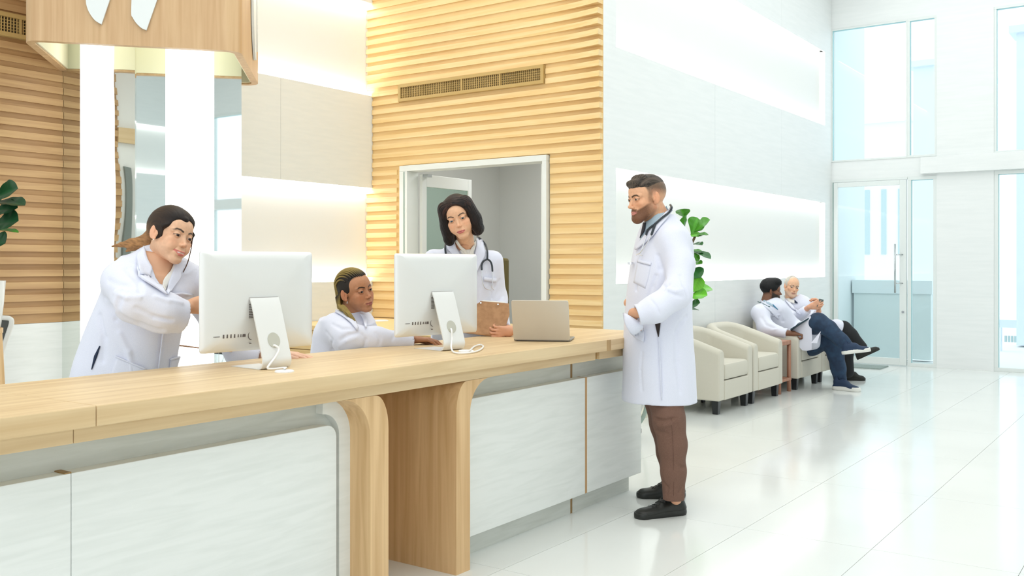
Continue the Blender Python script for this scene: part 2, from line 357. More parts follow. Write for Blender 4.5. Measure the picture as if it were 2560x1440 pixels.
band(outer, inner, zc, 4.9).build('wood_shell', CANO, cn, auto=True)
band(offs(outer, th+.001), offs(outer, th+.012), zc+.012, 4.9).build('yellow_lit_liner', CREAM, cn, auto=True)
# emblem petals on the front and on the right face
pf = np.array(CO[1]); qf = np.array(CO[2]); tf = (qf-pf)/np.linalg.norm(qf-pf); nf = np.array([tf[1], -tf[0]])
def petal(uv, p0, nrm, name='emblem_petal'):
    k = max(range(len(uv)), key=lambda i: uv[i][1]); uv = [tuple(p) for p in smooth_pts([(a, b, 0) for a, b in uv[:k+1]], 5)]+[(a, b) for a, b in uv[k+1:]]; uv = [(p[0], p[1]) for p in uv]
    V = []; n = len(uv)
    for dz in (.004, .022):
        for (u, v) in uv:
            d = ray(u, v); # intersect the vertical face plane
            N = np.array([nrm[0], nrm[1], 0]); P0 = np.array([p0[0], p0[1], 0])
            t = ((P0-CAM)@N)/(d@N); p = CAM+d*t; V.append(p+N*dz)
    Fc = [tuple(range(n))[::-1], tuple(range(n, 2*n))]+[(i, (i+1) % n, n+(i+1) % n, n+i) for i in range(n)]
    return MB().add(V, Fc).build(name, M('emblem_white', (.82, .86, .85), .25), cn)
petal([(217, -60), (216, 0), (219, 20), (226, 36), (238, 52), (250, 60), (255, 62.5), (276, 0), (296, -60)], pf, nf)
petal([(333, -60), (329, 30), (333, 46), (342, 60), (355, 72), (367, 77), (380, 40), (394, 0), (412, -60)], pf, nf)
pr = np.array(CO[2]); tr = np.array(CO[3])-pr; tr /= np.linalg.norm(tr); nr = np.array([tr[1], -tr[0]])
petal([(626.5, -60), (627, 40), (629, 100), (632, 146), (633.5, 150), (633.5, -60)], pr, nr)
petal([(636, -60), (636, 60), (637, 130), (638, 60), (638, -60)], pr, nr)
# ---- right curb; cream colour stands in for the yellowish glow under the chairs
cu = B(XR, -3.935, 7.2, 13.3, 0, .045).build('baseboard_right', M('glow_tinted_curb', (.88, .86, .72), .5)); setp(cu, kind='structure')
# ---- end wall
ew = MB()
ew.box(-4.6, -4.105, YE, YE+.15, 0, 5.5).box(-4.105, 7, YE, YE+.15, 4.6, 5.5).box(-4.105, -2.06, YE, YE+.12, 2.51, 2.764).box(-2.735, -2.06, YE-.02, YE+.15, 0, 4.6)
for k in range(4): ew.box(-.15+k*2.0, .5+k*2.0, YE-.02, YE+.15, 0, 4.6)
ewo = ew.build('wall_end', PANEL); setp(ewo, kind='structure')
tr_ = B(-2.92, 7, YE-.10, YE+.12, 2.535, 2.752).build('trim_1', PANEL, bevel=.004); setp(tr_, kind='structure')
BLUE = M('seal_blue', (.35, .62, .66), .4)
def window(name, x0, x1, z0, z1, t=.03, seals=True):
    w = root(name, ((x0+x1)/2, YE, z0), kind='structure'); m = MB()
    m.box(x0, x1, YE-.012, YE+.07, z1-t, z1).box(x0, x1, YE-.012, YE+.07, z0, z0+t).box(x0, x0+t, YE-.012, YE+.07, z0+t, z1-t).box(x1-t, x1, YE-.012, YE+.07, z0+t, z1-t)
    m.build('window_frame', ALU, w, bevel=.002)
    MB().box(x0+t, x0+t+.006, YE-.005, YE+.03, z0+t, z1-t).box(x0+t, x1-t, YE-.005, YE+.03, z1-t-.006, z1-t).build('rubber_seal', BLUE, w)
    B(x0+t, x1-t, YE+.02, YE+.028, z0+t, z1-t).build('pane', GLASS, w); return w
window('window_1', -4.105, -3.098, 2.764, 4.6, .022); window('window_2', -3.098, -2.735, 2.764, 4.6, .03)
window('window_3', -3.098, -2.735, 0, 2.51, .045); window('window_4', -2.06, -.15, .0, 2.535, .05); window('window_5', -2.06, -.15, 2.752, 4.6, .03)
for k in range(3): window('window_%d' % (6+k), .5+k*2, 1.85+k*2, 0, 4.6, .05)
dd = root('door_1', (-3.6, YE, 0), kind='structure'); x0, x1, zt = -4.10, -3.10, 2.51
MB().box(x0, x1, YE-.02, YE+.07, zt-.03, zt).box(x0, x0+.03, YE-.02, YE+.07, 0, zt-.03).build('door_frame', ALU, dd)
m = MB(); a0, a1 = x0+.035, x1-.01
m.box(a0, a0+.055, YE-.03, YE+.02, .01, zt-.035).box(a1-.085, a1, YE-.03, YE+.02, .01, zt-.035).box(a0+.055, a1-.085, YE-.03, YE+.02, zt-.10, zt-.035).box(a0+.055, a1-.085, YE-.03, YE+.02, .01, .10)
m.build('door_leaf', ALU, dd, bevel=.003)
B(a0+.055, a1-.085, YE-.008, YE, .10, zt-.10).build('pane', GLASS, dd); B(x0+.026, x0+.034, YE-.03, YE-.02, 0, zt-.03).build('rubber_seal', M('dseal', (.15, .3, .28), .6), dd)
hx = a1-.125; h = MB().tube([(hx, YE-.10, .97), (hx, YE-.10, 1.62)], .013)
for z in (1.1, 1.48): h.tube([(hx, YE-.10, z), (a1-.04, YE-.035, z)], .008)
h.build('door_handle', STEEL, dd, smooth=True)
MB().tube([(a1-.04, YE-.05, .72), (a1-.04, YE-.02, .72)], .016).build('lock', STEEL, dd)
mt = B(-3.95, -3.29, 12.85, 13.28, .0, .012).build('door_mat', noisy('mat', lin('#9aa7a2'), lin('#8b9893'), (1, 1, 1), 60, .9)); setp(mt, 'grey-green doormat on the white floor at the foot of the glass door', 'doormat')
# ---- outside
og = B(-40, 40, 13.66, 80, -.12, -.03).build('ground', M('paving', (.92, .94, .94), .7)); setp(og, kind='structure')
PALE = M('pale_render', (.84, .92, .94), .8); PALEB = M('pale_blue_render', (.78, .86, .94), .8); PALE2 = M('teal_grey', (.50, .64, .66), .6)
wa = B(-4.5, -4.12, 13.7, 15.2, 0, 5.2).build('outside_wall', PALE); setp(wa, 'pale blue-white outside wall seen through the tall glass left of the door', 'wall')
def bld(x0, x1, y0, y1, h, label, mat, win=0):
    r = root('building', ((x0+x1)/2, y0, 0), label, 'building'); B(x0, x1, y0, y1, 0, h).build('wall', mat, r); B(x0-.1, x1+.1, y0-.1, y1, h, h+.12).build('roof_edge', mat, r)
    for i in range(win):
        xx = x0+(x1-x0)*(i+.3)/max(win, 1); B(xx, xx+(x1-x0)*.3/win, y0-.03, y0, h*.25, h*.62).build('window', PALE2, r)
def uX(u, y): return PY(u, 600, y)[0]
bld(uX(2283, 21), uX(2420, 21), 21, 24, 5.4, 'pale blue flat-roofed building outside, behind the narrow window beside the door', PALEB)
bld(uX(2150, 40), uX(2275, 40), 40, 46, 7.0, 'distant pale building low in the upper glass above the door', M('hazy', (.84,.89,.93), .8), 3)
bld(uX(2541, 18), uX(2541, 18)+1.5, 18, 18.6, 5.2, 'pale blue outside pillar at the right edge of the picture', PALEB)
pw = root('door_reflection_block', (-3.3, 14.4, 0), 'grey-teal block added outside to stand in for the reflection in the glass door', 'wall'); B(-4.08, -3.02, 14.5, 14.7, 0, .93).build('body', M('teal_reflection', (.78, .87, .87), .6), pw); B(-4.1, -3.0, 14.47, 14.74, .93, 1.12).build('top', PALE, pw)  # block added outside; its teal colour imitates the counter's reflection in the door
gr = root('bench_rail', (uX(2515, 17), 17, 0), 'pale rail with a small slatted grate outside the right window', 'rail'); B(uX(2480, 17), uX(2541, 17), 17, 17.1, .35, .47).build('rail_bar', PALEB, gr); B(uX(2500, 17), uX(2503, 17), 17, 17.1, -.03, .35).build('post', PALEB, gr)
for i in range(4): B(uX(2511+i*8, 17), uX(2516+i*8, 17), 17, 17.05, .12, .22).build('slat', PALE2, gr)
# ================================================================ RECEPTION COUNTER
ct = root('reception_counter', (-2.95, 2.9, 0), 'long reception counter with oak top and arched oak legs and white front panels', 'counter')
YJ, YJ2, YEND = 1.575, 4.535, 5.26
def slab(y0, y1, nm='countertop'): return B(-3.29, -2.57, y0, y1, .885, .945).build(nm, OAKY, ct, bevel=.003)
slab(-.8, YJ-.001); slab(YJ+.001, YJ2-.0005); slab(YJ2+.0005+.0, YEND)
B(-2.574, -2.568, YJ2-.012+.0, YJ2+.03, .886, .944).build('joint_block', wood('joint_oak', '#b08d5c', '#c4a271', 'z'), ct)
B(-3.2, -2.613, -.8, 1.53, .838, .885).build('fascia', OAKY, ct, bevel=.002)
B(-3.2, -2.613, 1.532, YJ2-.06, .838, .885).build('fascia', OAKY, ct, bevel=.002); B(-3.2, -2.613, YJ2-.015, 5.22, .838, .885).build('fascia', OAKY, ct, bevel=.002)
B(-3.1, -2.63, YJ2-.06, YJ2-.015, .84, .885).build('joint_block', bpy.data.materials['joint_oak'], ct)
def arc(c, r, a0, a1, n=10): return [(c[0]+r*math.cos(math.radians(a0+(a1-a0)*i/n)), c[1]+r*math.sin(math.radians(a0+(a1-a0)*i/n))) for i in range(n+1)]
# left bent leg: profile in (y,z)
R1 = .15
left = [(2.745, 0), (2.851, 0), (2.851, .70)]+[(2.851-.075*(1-math.cos(t)), .70+.1375*math.sin(t)) for t in [i*math.pi/2/8 for i in range(1, 9)]]+[(2.60, .8375)]+arc((2.595, .687), R1, 88, 0, 12)
rgt = [(3.38+(3.283-3.38)*0, 0)]
rgt = [(3.283, 0), (3.38, 0), (3.38, .69)]+[(3.53-.15*math.cos(t), .69+.1475*math.sin(t)) for t in [i*math.pi/2/12 for i in range(1, 13)]]+[(3.283+.075*(1-math.cos(t)), .70+.1375*math.sin(t)) for t in [i*math.pi/2/8 for i in range(8, 0, -1)]]
MB().prism(left, 'x', -3.15, -2.613).build('leg', OAKZ, ct, auto=True); MB().prism(rgt, 'x', -3.15, -2.613).build('leg', OAKZ, ct, auto=True)
B(-3.15, -3.10, 2.85, 3.285, 0, .885).build('back_panel', OAKZ, ct)
# bodies
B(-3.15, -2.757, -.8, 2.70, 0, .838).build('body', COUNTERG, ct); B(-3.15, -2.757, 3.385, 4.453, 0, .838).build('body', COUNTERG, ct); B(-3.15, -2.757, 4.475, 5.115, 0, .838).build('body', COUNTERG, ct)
B(-3.1, -2.758, 4.453, 4.475, 0, .838).build('wood_strip', wood('strip_oak', '#8f6f42', '#a98752', 'z'), ct)
# recess side (white) next to left leg, curved
MB().prism([(2.685, 0), (2.7455, 0), (2.7455, .689)]+arc((2.595, .687), R1+.0005, 0, 88, 12)[1:]+arc((2.595, .687), .090, 88, 0, 12), 'x', -2.76, -2.72).build('recess_edge', COUNTERW, ct, auto=True)
def panel(y0, y1, rr=False):
    z0, z1 = .105, .735
    pts = [(y0, z0), (y1, z0)]+([(y1, z1-.05)]+arc((y1-.05, z1-.05), .05, 0, 90, 6)[1:] if rr else [(y1, z1)])+[(y0, z1)]
    MB().prism(pts, 'x', -2.757, -2.70).build('front_panel', COUNTERW, ct, bevel=.002)
panel(-.8, YJ-.001); panel(YJ+.001, 2.652, True); panel(3.385, 4.514); panel(4.538, 5.165)
B(-2.757, -2.702, 4.514, 4.538, .105, .735).build('wood_strip', wood('strip_oak2', '#b98f60', '#cda473', 'z'), ct)
# little brown notch seen on the left joint
B(-2.757, -2.70, YJ-.02, YJ+.0, .735, .739).build('joint_block', bpy.data.materials['strip_oak'], ct)
# ---- back counter (along the slatted wall)
bc = root('back_counter', (-5.8, 6.5, 0), 'low oak back counter with drawers along the pale slatted wall', 'counter')
B(XL+.005, -4.75, 5.9, YC-.034, .775, .815).build('worktop', OAKX, bc, bevel=.003)
B(XL+.01, -4.78, 5.95, YC-.04, .02, .775).build('body', SLCB, bc)
for i in range(4):
    xa = -6.74+i*.49
    d = B(xa, xa+.482, 5.93, 5.95, .60, .77).build('drawer', OAKX, bc, bevel=.002); d2 = B(xa, xa+.482, 5.93, 5.95, .03, .592).build('cabinet_door', OAKX, bc, bevel=.002)
    k = MB(); k.tube([(xa+.40, 5.93, .52), (xa+.40, 5.895, .52)], .008).tube([(xa+.40, 5.895, .52), (xa+.40, 5.88, .52)], .016); kk = MB(); kk.V = k.V; kk.F = k.F; kk.build('knob', STEEL, bc, smooth=True)
c = PZ(945, 802.5, .815); MB().lathe((c[0], c[1], .815), [(.03, 0), (.10, .0), (.10, .006), (.09, .009), (0.001, .009)]).build('x', M('white_plastic', (.9, .9, .9), .35), None)
o = bpy.context.scene.objects['x']; o.name = 'cable_grommet'; setp(o, 'round white cable cover on the back counter beside the slatted wall', 'cable cover', 'white cable covers')
WP = bpy.data.materials['white_plastic']
# small return desk behind between counter and back: knob seen under the monitor is on back counter
# ---- all-in-one computers
SILV = M('brushed_silver', (.80, .81, .80), .32, .35); SILV2 = M('silver_stand', (.84, .845, .83), .35, .25); SLOT = M('port_dark', (.12, .10, .09), .6)
def computer(o2, rz, label, cab):
    """local frame: +X towards the camera side (back of the screen), Y along screen width, origin on the counter"""
    rt = empty('desktop_computer', o2, label, 'computer', 'all-in-one computers on the reception counter', rz=rz)
    w, h, zb = .52, .388, .068
    tilt = math.radians(-1.5)
    # screen body rings from edge to bulge centre
    def rr(hw, hh, r, n=6):
        out = []
        for (sx, sy, a0) in ((1, 1, 0), (-1, 1, 90), (-1, -1, 180), (1, -1, 270)):
            for k in range(n+1): a = math.radians(a0+90*k/n); out.append((sx*(hw-r)+r*math.cos(a), sy*(hh-r)+r*math.sin(a)))
        return out
    V = []; Fc = []; N = 28
    rings = [(1, -.006, .012), (1, .0, .012), (.985, .006, .014), (.93, .014, .02), (.8, .022, .03), (.6, .028, .035), (.35, .031, .03), (.1, .032, .01)]
    for s, x, r in rings:
        for (yy, zz) in rr(w/2*s, h/2*s if s > .9 else h/2*s, max(r*s, .004)): V.append((x, yy, zb+h/2+zz))
    for i in range(len(rings)-1):
        for k in range(N): k2 = (k+1) % N; Fc.append((i*N+k, i*N+k2, (i+1)*N+k2, (i+1)*N+k))
    Fc += [tuple(range(N))[::-1], tuple(range((len(rings)-1)*N, len(rings)*N))]
    sc = MB().add(V, Fc).build('screen_housing', SILV, rt, auto=True)
    B(-.009, -.0055, -w/2+.012, w/2-.012, zb+.05, zb+h-.012).build('screen_glass', DARK, rt)
    # stand: bent plate
    x0, z1 = .034, .272
    prof = [(x0-.004, z1), (x0+.012, z1-.004)]
    cl = [(x0, z1), (x0+.014, z1-.03), (.115, .045)]+[(.088+.030*math.cos(a)*1.0, .030+.028*math.sin(a)) for a in [math.radians(q) for q in (10, -20, -50, -75, -90)]]+[(.0, .002), (-.095, .002)]
    def plate(cl, t, y0, y1, z_hole=None):
        P = [np.array(p) for p in cl]; L = []; Rr = []
        for i in range(len(P)):
            tt = P[min(i+1, len(P)-1)]-P[max(i-1, 0)]; tt /= np.linalg.norm(tt); nn = np.array([-tt[1], tt[0]]); L.append(P[i]+nn*0); Rr.append(P[i]-nn*t)
        V = []; n = len(P); Fc = []
        for yy, q in ((y0, 0), (y1, 1)):
            for i in range(n): V.append((L[i][0], yy, L[i][1]))
            for i in range(n): V.append((Rr[i][0], yy, max(Rr[i][1], .0005)))
        for i in range(n-1):
            a, b = i, i+1; o = 2*n
            Fc += [(a, b, b+o, a+o), (n+b, n+a, n+a+o, n+b+o), (b, a, n+a, n+b), (a+o, b+o, n+b+o, n+a+o)]
        Fc += [(0, n, 3*n, 2*n), (n-1, 3*n-1, 4*n-1, 2*n-1)]
        return MB().add(V, Fc)
    st = plate(cl, -.006, -.066, .066).build('stand', SILV2, rt, auto=True)
    # hole rendered as a dark-rimmed through opening: ring + inner disc slightly sunk
    nn = np.array([.947, 0, .322]); hc = np.array([.0936, 0, .108])+nn*.006
    a = np.array([0, 1., 0]); b = np.cross(nn, a)
    pts = [hc+nn*.0005+.0275*(math.cos(t)*a+math.sin(t)*b*1.12) for t in np.linspace(0, 2*math.pi, 33)[:-1]]
    MB().add([p-nn*.006 for p in pts]+[p+nn*.0018 for p in pts], [tuple(range(32))[::-1], tuple(range(32, 64))]+[(i, (i+1) % 32, 32+(i+1) % 32, 32+i) for i in range(32)]).build('cable_hole', M('hole_tone', (.52, .52, .45), .5), rt)
    # ports, vent slots, power button
    pm = MB(); yb = -w/2+.045
    def onback(y, z): return .012+.018*max(0, 1-abs(y)/(w/2))-.001 if z > zb+.03 else .010
    for (y, wd, hh) in ((0, .002, .002), (.014, .022, .0022), (.040, .005, .014), (.056, .005, .014), (.072, .005, .014), (.088, .005, .014), (.104, .0035, .011), (.116, .0035, .011), (.130, .013, .011)):
        s_ = max(abs(yb+y)/(w/2), (h/2-.062)/(h/2)); x = float(np.interp(s_, [.1, .35, .6, .8, .93, .985, 1], [.032, .031, .028, .022, .014, .006, 0])); pm.box(x-.012, x+.0016, yb+y-wd/2, yb+y+wd/2, zb+.062-hh/2, zb+.062+hh/2)
    pm.build('ports', SLOT, rt)
    vm = MB()
    for k in range(9): vm.box(.02, .0335, -.067, -.048, zb+.128+k*.0065, zb+.1305+k*.0065)
    vm.build('vent_slots', SLOT, rt)
    MB().tube([(.026, -.052+.014*math.cos(t), zb+.06+.0165*math.sin(t)) for t in np.linspace(math.pi*.5, math.pi*1.5, 14)], .0014, 6).build('power_button', SLOT, rt)
    B(.02, .027, -.058, -.052, zb+.028, zb+.031).build('port', SLOT, rt)
    B(.002, x0+.004, -.064, .064, zb+.198, z1+.004).build('stand_mount', M('mount_grey', (.35, .32, .3), .5), rt)
    return rt
def base_from(pa, pb):
    """bottom bend corners (near-left, near-right) in the photo -> base frame"""
    return pa, pb
mb1 = PZ(655, 926, .945); mb2 = PZ(717, 917, .945)
yd = math.atan2(-(2.757-2.254)*0+ .053, .503)   # screen runs along +y, turned by about 6 degrees
c1 = (mb1+mb2)/2; r1 = -math.radians(5.5)
X1 = np.array([math.cos(r1), math.sin(r1), 0]); computer(tuple(c1-X1*.105), r1, 'silver all-in-one computer seen from behind, in front of the leaning woman', 1)
nb1 = PZ(1100, 878, .945); nb2 = PZ(1160, 873, .945); c2 = (nb1+nb2)/2; r2 = -math.radians(9)
X2 = np.array([math.cos(r2), math.sin(r2), 0]); computer(tuple(c2-X2*.105), r2, 'silver all-in-one computer seen from behind, beside the laptop', 2)
# cable covers and cables on the counter
def disc(p, r, label):
    o = MB().lathe(tuple(p), [(r*.3, 0), (r, .0), (r, .004), (r*.9, .007), (.001, .007)]).build('cable_grommet', WP); return setp(o, label, 'cable cover', 'white cable covers')
d1 = PZ(711, 930, .945); disc(d1, .036, 'round white cable cover on the counter right of the nearer computer stand')
d2 = PZ(1165, 879, .945); disc(d2, .036, 'round white cable cover on the counter right of the farther computer stand')
def cable(pix, label, r=.0042):
    P = smooth_pts([PZ(u, v, z) if z is not None else None for (u, v, z) in pix], 8); o = MB().tube(P, r, 8).build('power_cable', M('cable_white', (.92, .92, .90), .4), smooth=True); return setp(o, label, 'cable', 'white power cables')
o1 = c1-X1*.105; Y1 = np.array([-X1[1], X1[0], 0])
def cable3(P, label):
    o = MB().tube(smooth_pts(P, 8), .0042, 8).build('power_cable', M('cable_white', (.92, .92, .90), .4), smooth=True); return setp(o, label, 'cable', 'white power cables')
cable3([o1+X1*x+Y1*y+Uv*z for (x, y, z) in ((.098, -.008, .088), (.116, -.004, .090), (.124, .006, .075), (.132, -.016, .048), (.140, -.046, .024), (.142, -.058, .009), (.148, -.040, .005), (.150, .0, .005), (.152, .02, .005))]+[d1+Uv*.014], 'white power cable curling from the nearer computer stand to its cable cover')
cable([(1119, 818, .945+.10), (1128, 823, .945+.10), (1130, 845, .945+.06), (1128, 868, .945+.02), (1134, 880, .951), (1150, 883, .951), (1178, 881, .951), (1199, 875, .951), (1208, 866, .951), (1200, 862, .952), (1186, 866, .952), (1174, 877, .954)], 'white power cable looping on the counter beside the farther computer')
# ---- laptop
L0 = PZ(1284, 853, .945); L1 = PZ(1425, 855, .945); wd = L1-L0; wl_ = np.linalg.norm(wd); wx = wd/wl_; dy = np.array([-wx[1], wx[0], 0])
lp = root('laptop', tuple((L0+L1)/2), 'open grey laptop seen from behind at the far end of the counter', 'laptop')
def lbox(m, a0, a1, b0, b1, z0, z1, bev=0):
    q = B(a0, a1, b0, b1, z0, z1, bev=bev); q.xf(Matrix(((wx[0], dy[0], 0, L0[0]), (wx[1], dy[1], 0, L0[1]), (0, 0, 1, .945), (0, 0, 0, 1)))); return q
lbox(0, 0, wl_, .005, .215, .003, .014, .004).build('base', M('laptop_grey', (.30, .295, .28), .35, .5), lp)
lbox(0, .012, wl_-.012, .02, .2, .0, .003).build('feet', DARK, lp)
lbox(0, .03, wl_-.03, .08, .19, .0135, .0148).build('keyboard', DARK, lp)
lid = B(0, wl_, -.004, .002, 0, .222, bev=.0028)
lid = MB().prism([(x+wl_/2, z) for (x, z) in [(sx*(wl_/2-.010)+.010*math.cos(a), (0.111+sy*(.111-.010))+.010*math.sin(a)) for (sx, sy, b0) in ((1, 1, 0), (-1, 1, 90), (-1, -1, 180), (1, -1, 270)) for a in [math.radians(b0+k*18) for k in range(6)]]], 'y', -.003, .003)
T = Matrix(((wx[0], dy[0], 0, L0[0]), (wx[1], dy[1], 0, L0[1]), (0, 0, 1, .955), (0, 0, 0, 1))) @ Matrix.Rotation(math.radians(20), 4, 'X')
lid.xf(T).build('lid', M('laptop_lid', (.62, .59, .53), .38, .45), lp, bevel=.0012)
B(.012, wl_-.012, .0031, .0036, .012, .214).xf(T).build('screen', DARK, lp)
# ---- tub armchairs
UPH = noisy('beige_fabric', lin('#cfcabb'), lin('#d3cfc1'), (1, 1, 1), 400, .8, .05, 2, sheen=.1); LEGB = M('black_leg', (.012, .014, .016), .35)
def tub_shell(W=.80, Dp=.62):
    """U-shaped arm/back shell. local: front = +X, width along Y. returns verts/faces (closed)"""
    path = []  # centre line (x,y) with top height
    hw = W/2-.06; n = 14
    path.append((Dp-.0, -hw)); path.append((Dp-.15, -hw)); path.append((Dp-.3, -hw))
    for k in range(n+1):
        a = math.pi*k/n; path.append((.26-.20*math.sin(a)*1.0, -hw*math.cos(a)))
    path += [(Dp-.3, hw), (Dp-.15, hw), (Dp, hw)]
    t = .058; V = []; Fc = []; m = 10
    for i, (x, y) in enumerate(path):
        a = np.array(path[max(i-1, 0)]); b = np.array(path[min(i+1, len(path)-1)]); tt = b-a; tt = tt/np.linalg.norm(tt); nn = np.array([-tt[1], tt[0]])
        f = 1-min(1, max(0, x/Dp)); zt = .575+.185*(f**.85)*1.0; zt = .58 + .175*min(1, max(0, (Dp-x)/(Dp-.10)))**1.0
        endr = 1.0
        prof = []
        for k in range(7): w = math.pi*k/6; prof.append((math.cos(w)*t, zt-t+math.sin(w)*t))
        prof = [(t, .125)]+prof+[(-t, .125)]
        for (o, z) in prof: V.append((x+nn[0]*o, y+nn[1]*o, z))
    m = 9; N = len(path)
    for i in range(N-1):
        for k in range(m): k2 = (k+1) % m; Fc.append((i*m+k, i*m+k2, (i+1)*m+k2, (i+1)*m+k))
    Fc += [tuple(range(m)), tuple(range((N-1)*m, N*m))[::-1]]
    return V, Fc
def armchair(loc, label):
    rt = empty('tub_armchair', loc, label, 'armchair', 'beige tub armchairs along the right wall')
    V, Fc = tub_shell(); MB().add(V, Fc).build('shell', UPH, rt, bevel=.012, auto=True)
    B(.10, .625, -.285, .285, .125, .30, bev=.01).build('seat_base', UPH, rt); B(.12, .63, -.283, .283, .302, .455, bev=.035).build('seat_cushion', UPH, rt, auto=True)
    for (x, y) in ((.56, -.33), (.56, .33), (.14, -.30), (.14, .30)):
        MB().add([(x+sx*r, y+sy*r, z) for (r, z) in ((.026, 0), (.034, .135)) for sx, sy in ((-1, -1), (1, -1), (1, 1), (-1, 1))], [(0, 3, 2, 1), (4, 5, 6, 7)]+[(i, (i+1) % 4, 4+(i+1) % 4, 4+i) for i in range(4)]).build('leg', LEGB, rt, bevel=.004)
    return rt
ac = armchair((-4.075, 8.50, 0), 'beige tub armchair nearest the standing man')
def dup(rt, loc, label):
    r = rt.copy(); COL.objects.link(r); r.location = loc; r['label'] = label
    for ch in list(rt.children):
        c = ch.copy(); COL.objects.link(c); c.parent = r
    return r
dup(ac, (-4.075, 9.33, 0), 'empty beige tub armchair left of the brown side table')
dup(ac, (-4.075, 10.60, 0), 'beige tub armchair under the seated man in jeans')
dup(ac, (-4.075, 11.42, 0), 'beige tub armchair under the grey-haired seated man, farthest from the counter')
BRN = wood('reddish_wood', '#a5745c', '#c08d72', 'z')
st = root('side_table', (-3.68, 9.95, 0), 'small reddish-brown wooden side table between the armchairs', 'table')
B(-3.86, -3.50, 9.78, 10.12, .50, .545, bev=.008).build('tabletop', BRN, st); B(-3.86, -3.50, 9.78, 10.12, .12, .15).build('shelf', BRN, st)
for x in (-3.84, -3.52):
    for y in (9.80, 10.10): MB().tube([(x, y, 0), (x, y, .5)], .022, 10).build('leg', BRN, st, smooth=True)
# ---- fiddle-leaf figs
LEAF = vcol('fig_leaf', .4, .5)
def leafmesh(L, Wd, bend, c):
    V = []; Fc = []; n, m = 16, 4; C = []
    for i in range(n+1):
        s = i/n; w = Wd*max(.02, .16*math.sin(math.pi*s)+.62*max(0, math.sin(math.pi*s**1.7))**.75)*.62
        for j in range(-m, m+1):
            q = j/m; x = L*s; y = w*q+.012*Wd*math.sin(14*s+q); z = -bend*L*s*s+.25*w*abs(q)+.04*w*math.sin(s*20)*abs(q)
            V.append((x, y, z)); C.append(tuple(np.array(c)*(1.25 if j == 0 else 1.0-.12*((i+j) % 2))))
    k = 2*m+1
    for i in range(n):
        for j in range(2*m): Fc.append((i*k+j, i*k+j+1, (i+1)*k+j+1, (i+1)*k+j))
    # thickness
    nV = len(V); V += [(x, y, z-.0015) for x, y, z in V]; C += [tuple(np.array(x)*.8) for x in C]; Fc += [tuple(nV+i for i in f[::-1]) for f in Fc]
    return V, Fc, C
def fig(base, zpot, leaves, label, name='potted_fig', potr=.17, poth=.34, stand=False, seed=1, cols=('#4f9a2a', '#6cc22e', '#2f6b33')):
    rnd = random.Random(seed); rt = root(name, tuple(base), label, 'plant', 'potted fiddle-leaf figs')
    bx, by, bz = base
    MB().lathe((bx, by, bz+zpot), [(potr*.75, 0), (potr*.9, poth*.5), (potr, poth), (potr*.93, poth), (potr*.9, poth-.03)]).build('pot', M('white_pot', (.82, .83, .80), .3), rt, smooth=True)
    MB().lathe((bx, by, bz+zpot+poth-.05), [(.001, 0), (potr*.9, 0), (potr*.9, .02), (.001, .025)]).build('soil', M('soil', (.06, .04, .03), .9), rt)
    if stand:
        for a in range(4):
            w = a*math.pi/2+.7; MB().tube([(bx+.13*math.cos(w), by+.13*math.sin(w), bz), (bx+.08*math.cos(w), by+.08*math.sin(w), bz+zpot)], .02).build('stand_leg', OAKZ, rt)
        MB().lathe((bx, by, bz+zpot-.03), [(.10, 0), (.10, .03)]).build('stand_ring', OAKZ, rt)
    ztop = max(l[0][2] for l in leaves)
    MB().tube(smooth_pts([(bx, by, bz+zpot+poth-.04)]+[tuple(q) for q in sorted([l[0] for l in leaves], key=lambda t: t[2])[1::max(1, len(leaves)//4)]], 6), .011, 8).build('stem', M('bark', lin('#6b5a3c'), .8), rt, smooth=True)
    for (p, d, L, wd_, bend, roll, c) in leaves:
        V, Fc, C = leafmesh(L, wd_, bend, lin(cols[c])); d = np.array(d, float); d /= np.linalg.norm(d); up = np.array([0, 0, 1.]) if abs(d[2]) < .95 else np.array([1., 0, 0]); y = np.cross(up, d); y /= np.linalg.norm(y); z = np.cross(d, y)
        y2 = y*math.cos(roll)+z*math.sin(roll); z2 = np.cross(d, y2); A = np.stack([d, y2, z2], 1)
        V = [np.array(p)+A@np.array(v)-np.array(base) for v in V]
        pyd('leaf', V, Fc, LEAF, rt, True, np.array(C))
def fbase(u, x): d = ray(u, 661); t = x/d[0]; return CAM+d*t
b = fbase(1666, -3.72); b[2] = 0; Zf = float(b@Fv)
lv = []
for (u, v, u2, v2, w, roll, c) in [(1712, 545, 1703, 522, .09, .2, 0), (1708, 585, 1706, 540, .09, 1.0, 0), (1728, 585, 1745, 545, .11, 1.3, 0), (1735, 580, 1768, 548, .10, .9, 0), (1722, 592, 1752, 583, .08, .5, 1), (1738, 590, 1769, 584, .07, .3, 0), (1724, 612, 1753, 608, .08, .2, 2), (1722, 632, 1760, 628, .08, .3, 0), (1728, 628, 1775, 640, .09, .2, 2), (1726, 650, 1746, 636, .07, 1.2, 0), (1724, 662, 1752, 655, .07, .4, 0), (1724, 670, 1750, 690, .10, .6, 2), (1728, 735, 1745, 690, .13, 1.2, 1), (1728, 728, 1776, 714, .11, .5, 1), (1722, 742, 1764, 734, .11, .6, 1), (1722, 770, 1746, 755, .09, .7, 2), (1720, 775, 1746, 772, .06, .2, 2), (1724, 690, 1716, 730, .12, 1.4, 0), (1720, 610, 1690, 600, .09, .3, 0), (1720, 650, 1685, 640, .1, .4, 0), (1720, 700, 1690, 690, .1, .4, 2)]:
    p = PD(u, v, Zf); q = PD(u2, v2, Zf+random.uniform(-.12, .12)); d = q-p; lv.append((p, d, float(np.linalg.norm(d))*1.05, w*1.6, .12, roll, c))
fig(tuple(b), 0.0, lv, 'tall fiddle-leaf fig with bright green leaves behind the standing man', potr=.11, poth=.36, seed=3)
b2 = PD(-38, 700, 5.9); b2[2] = 0
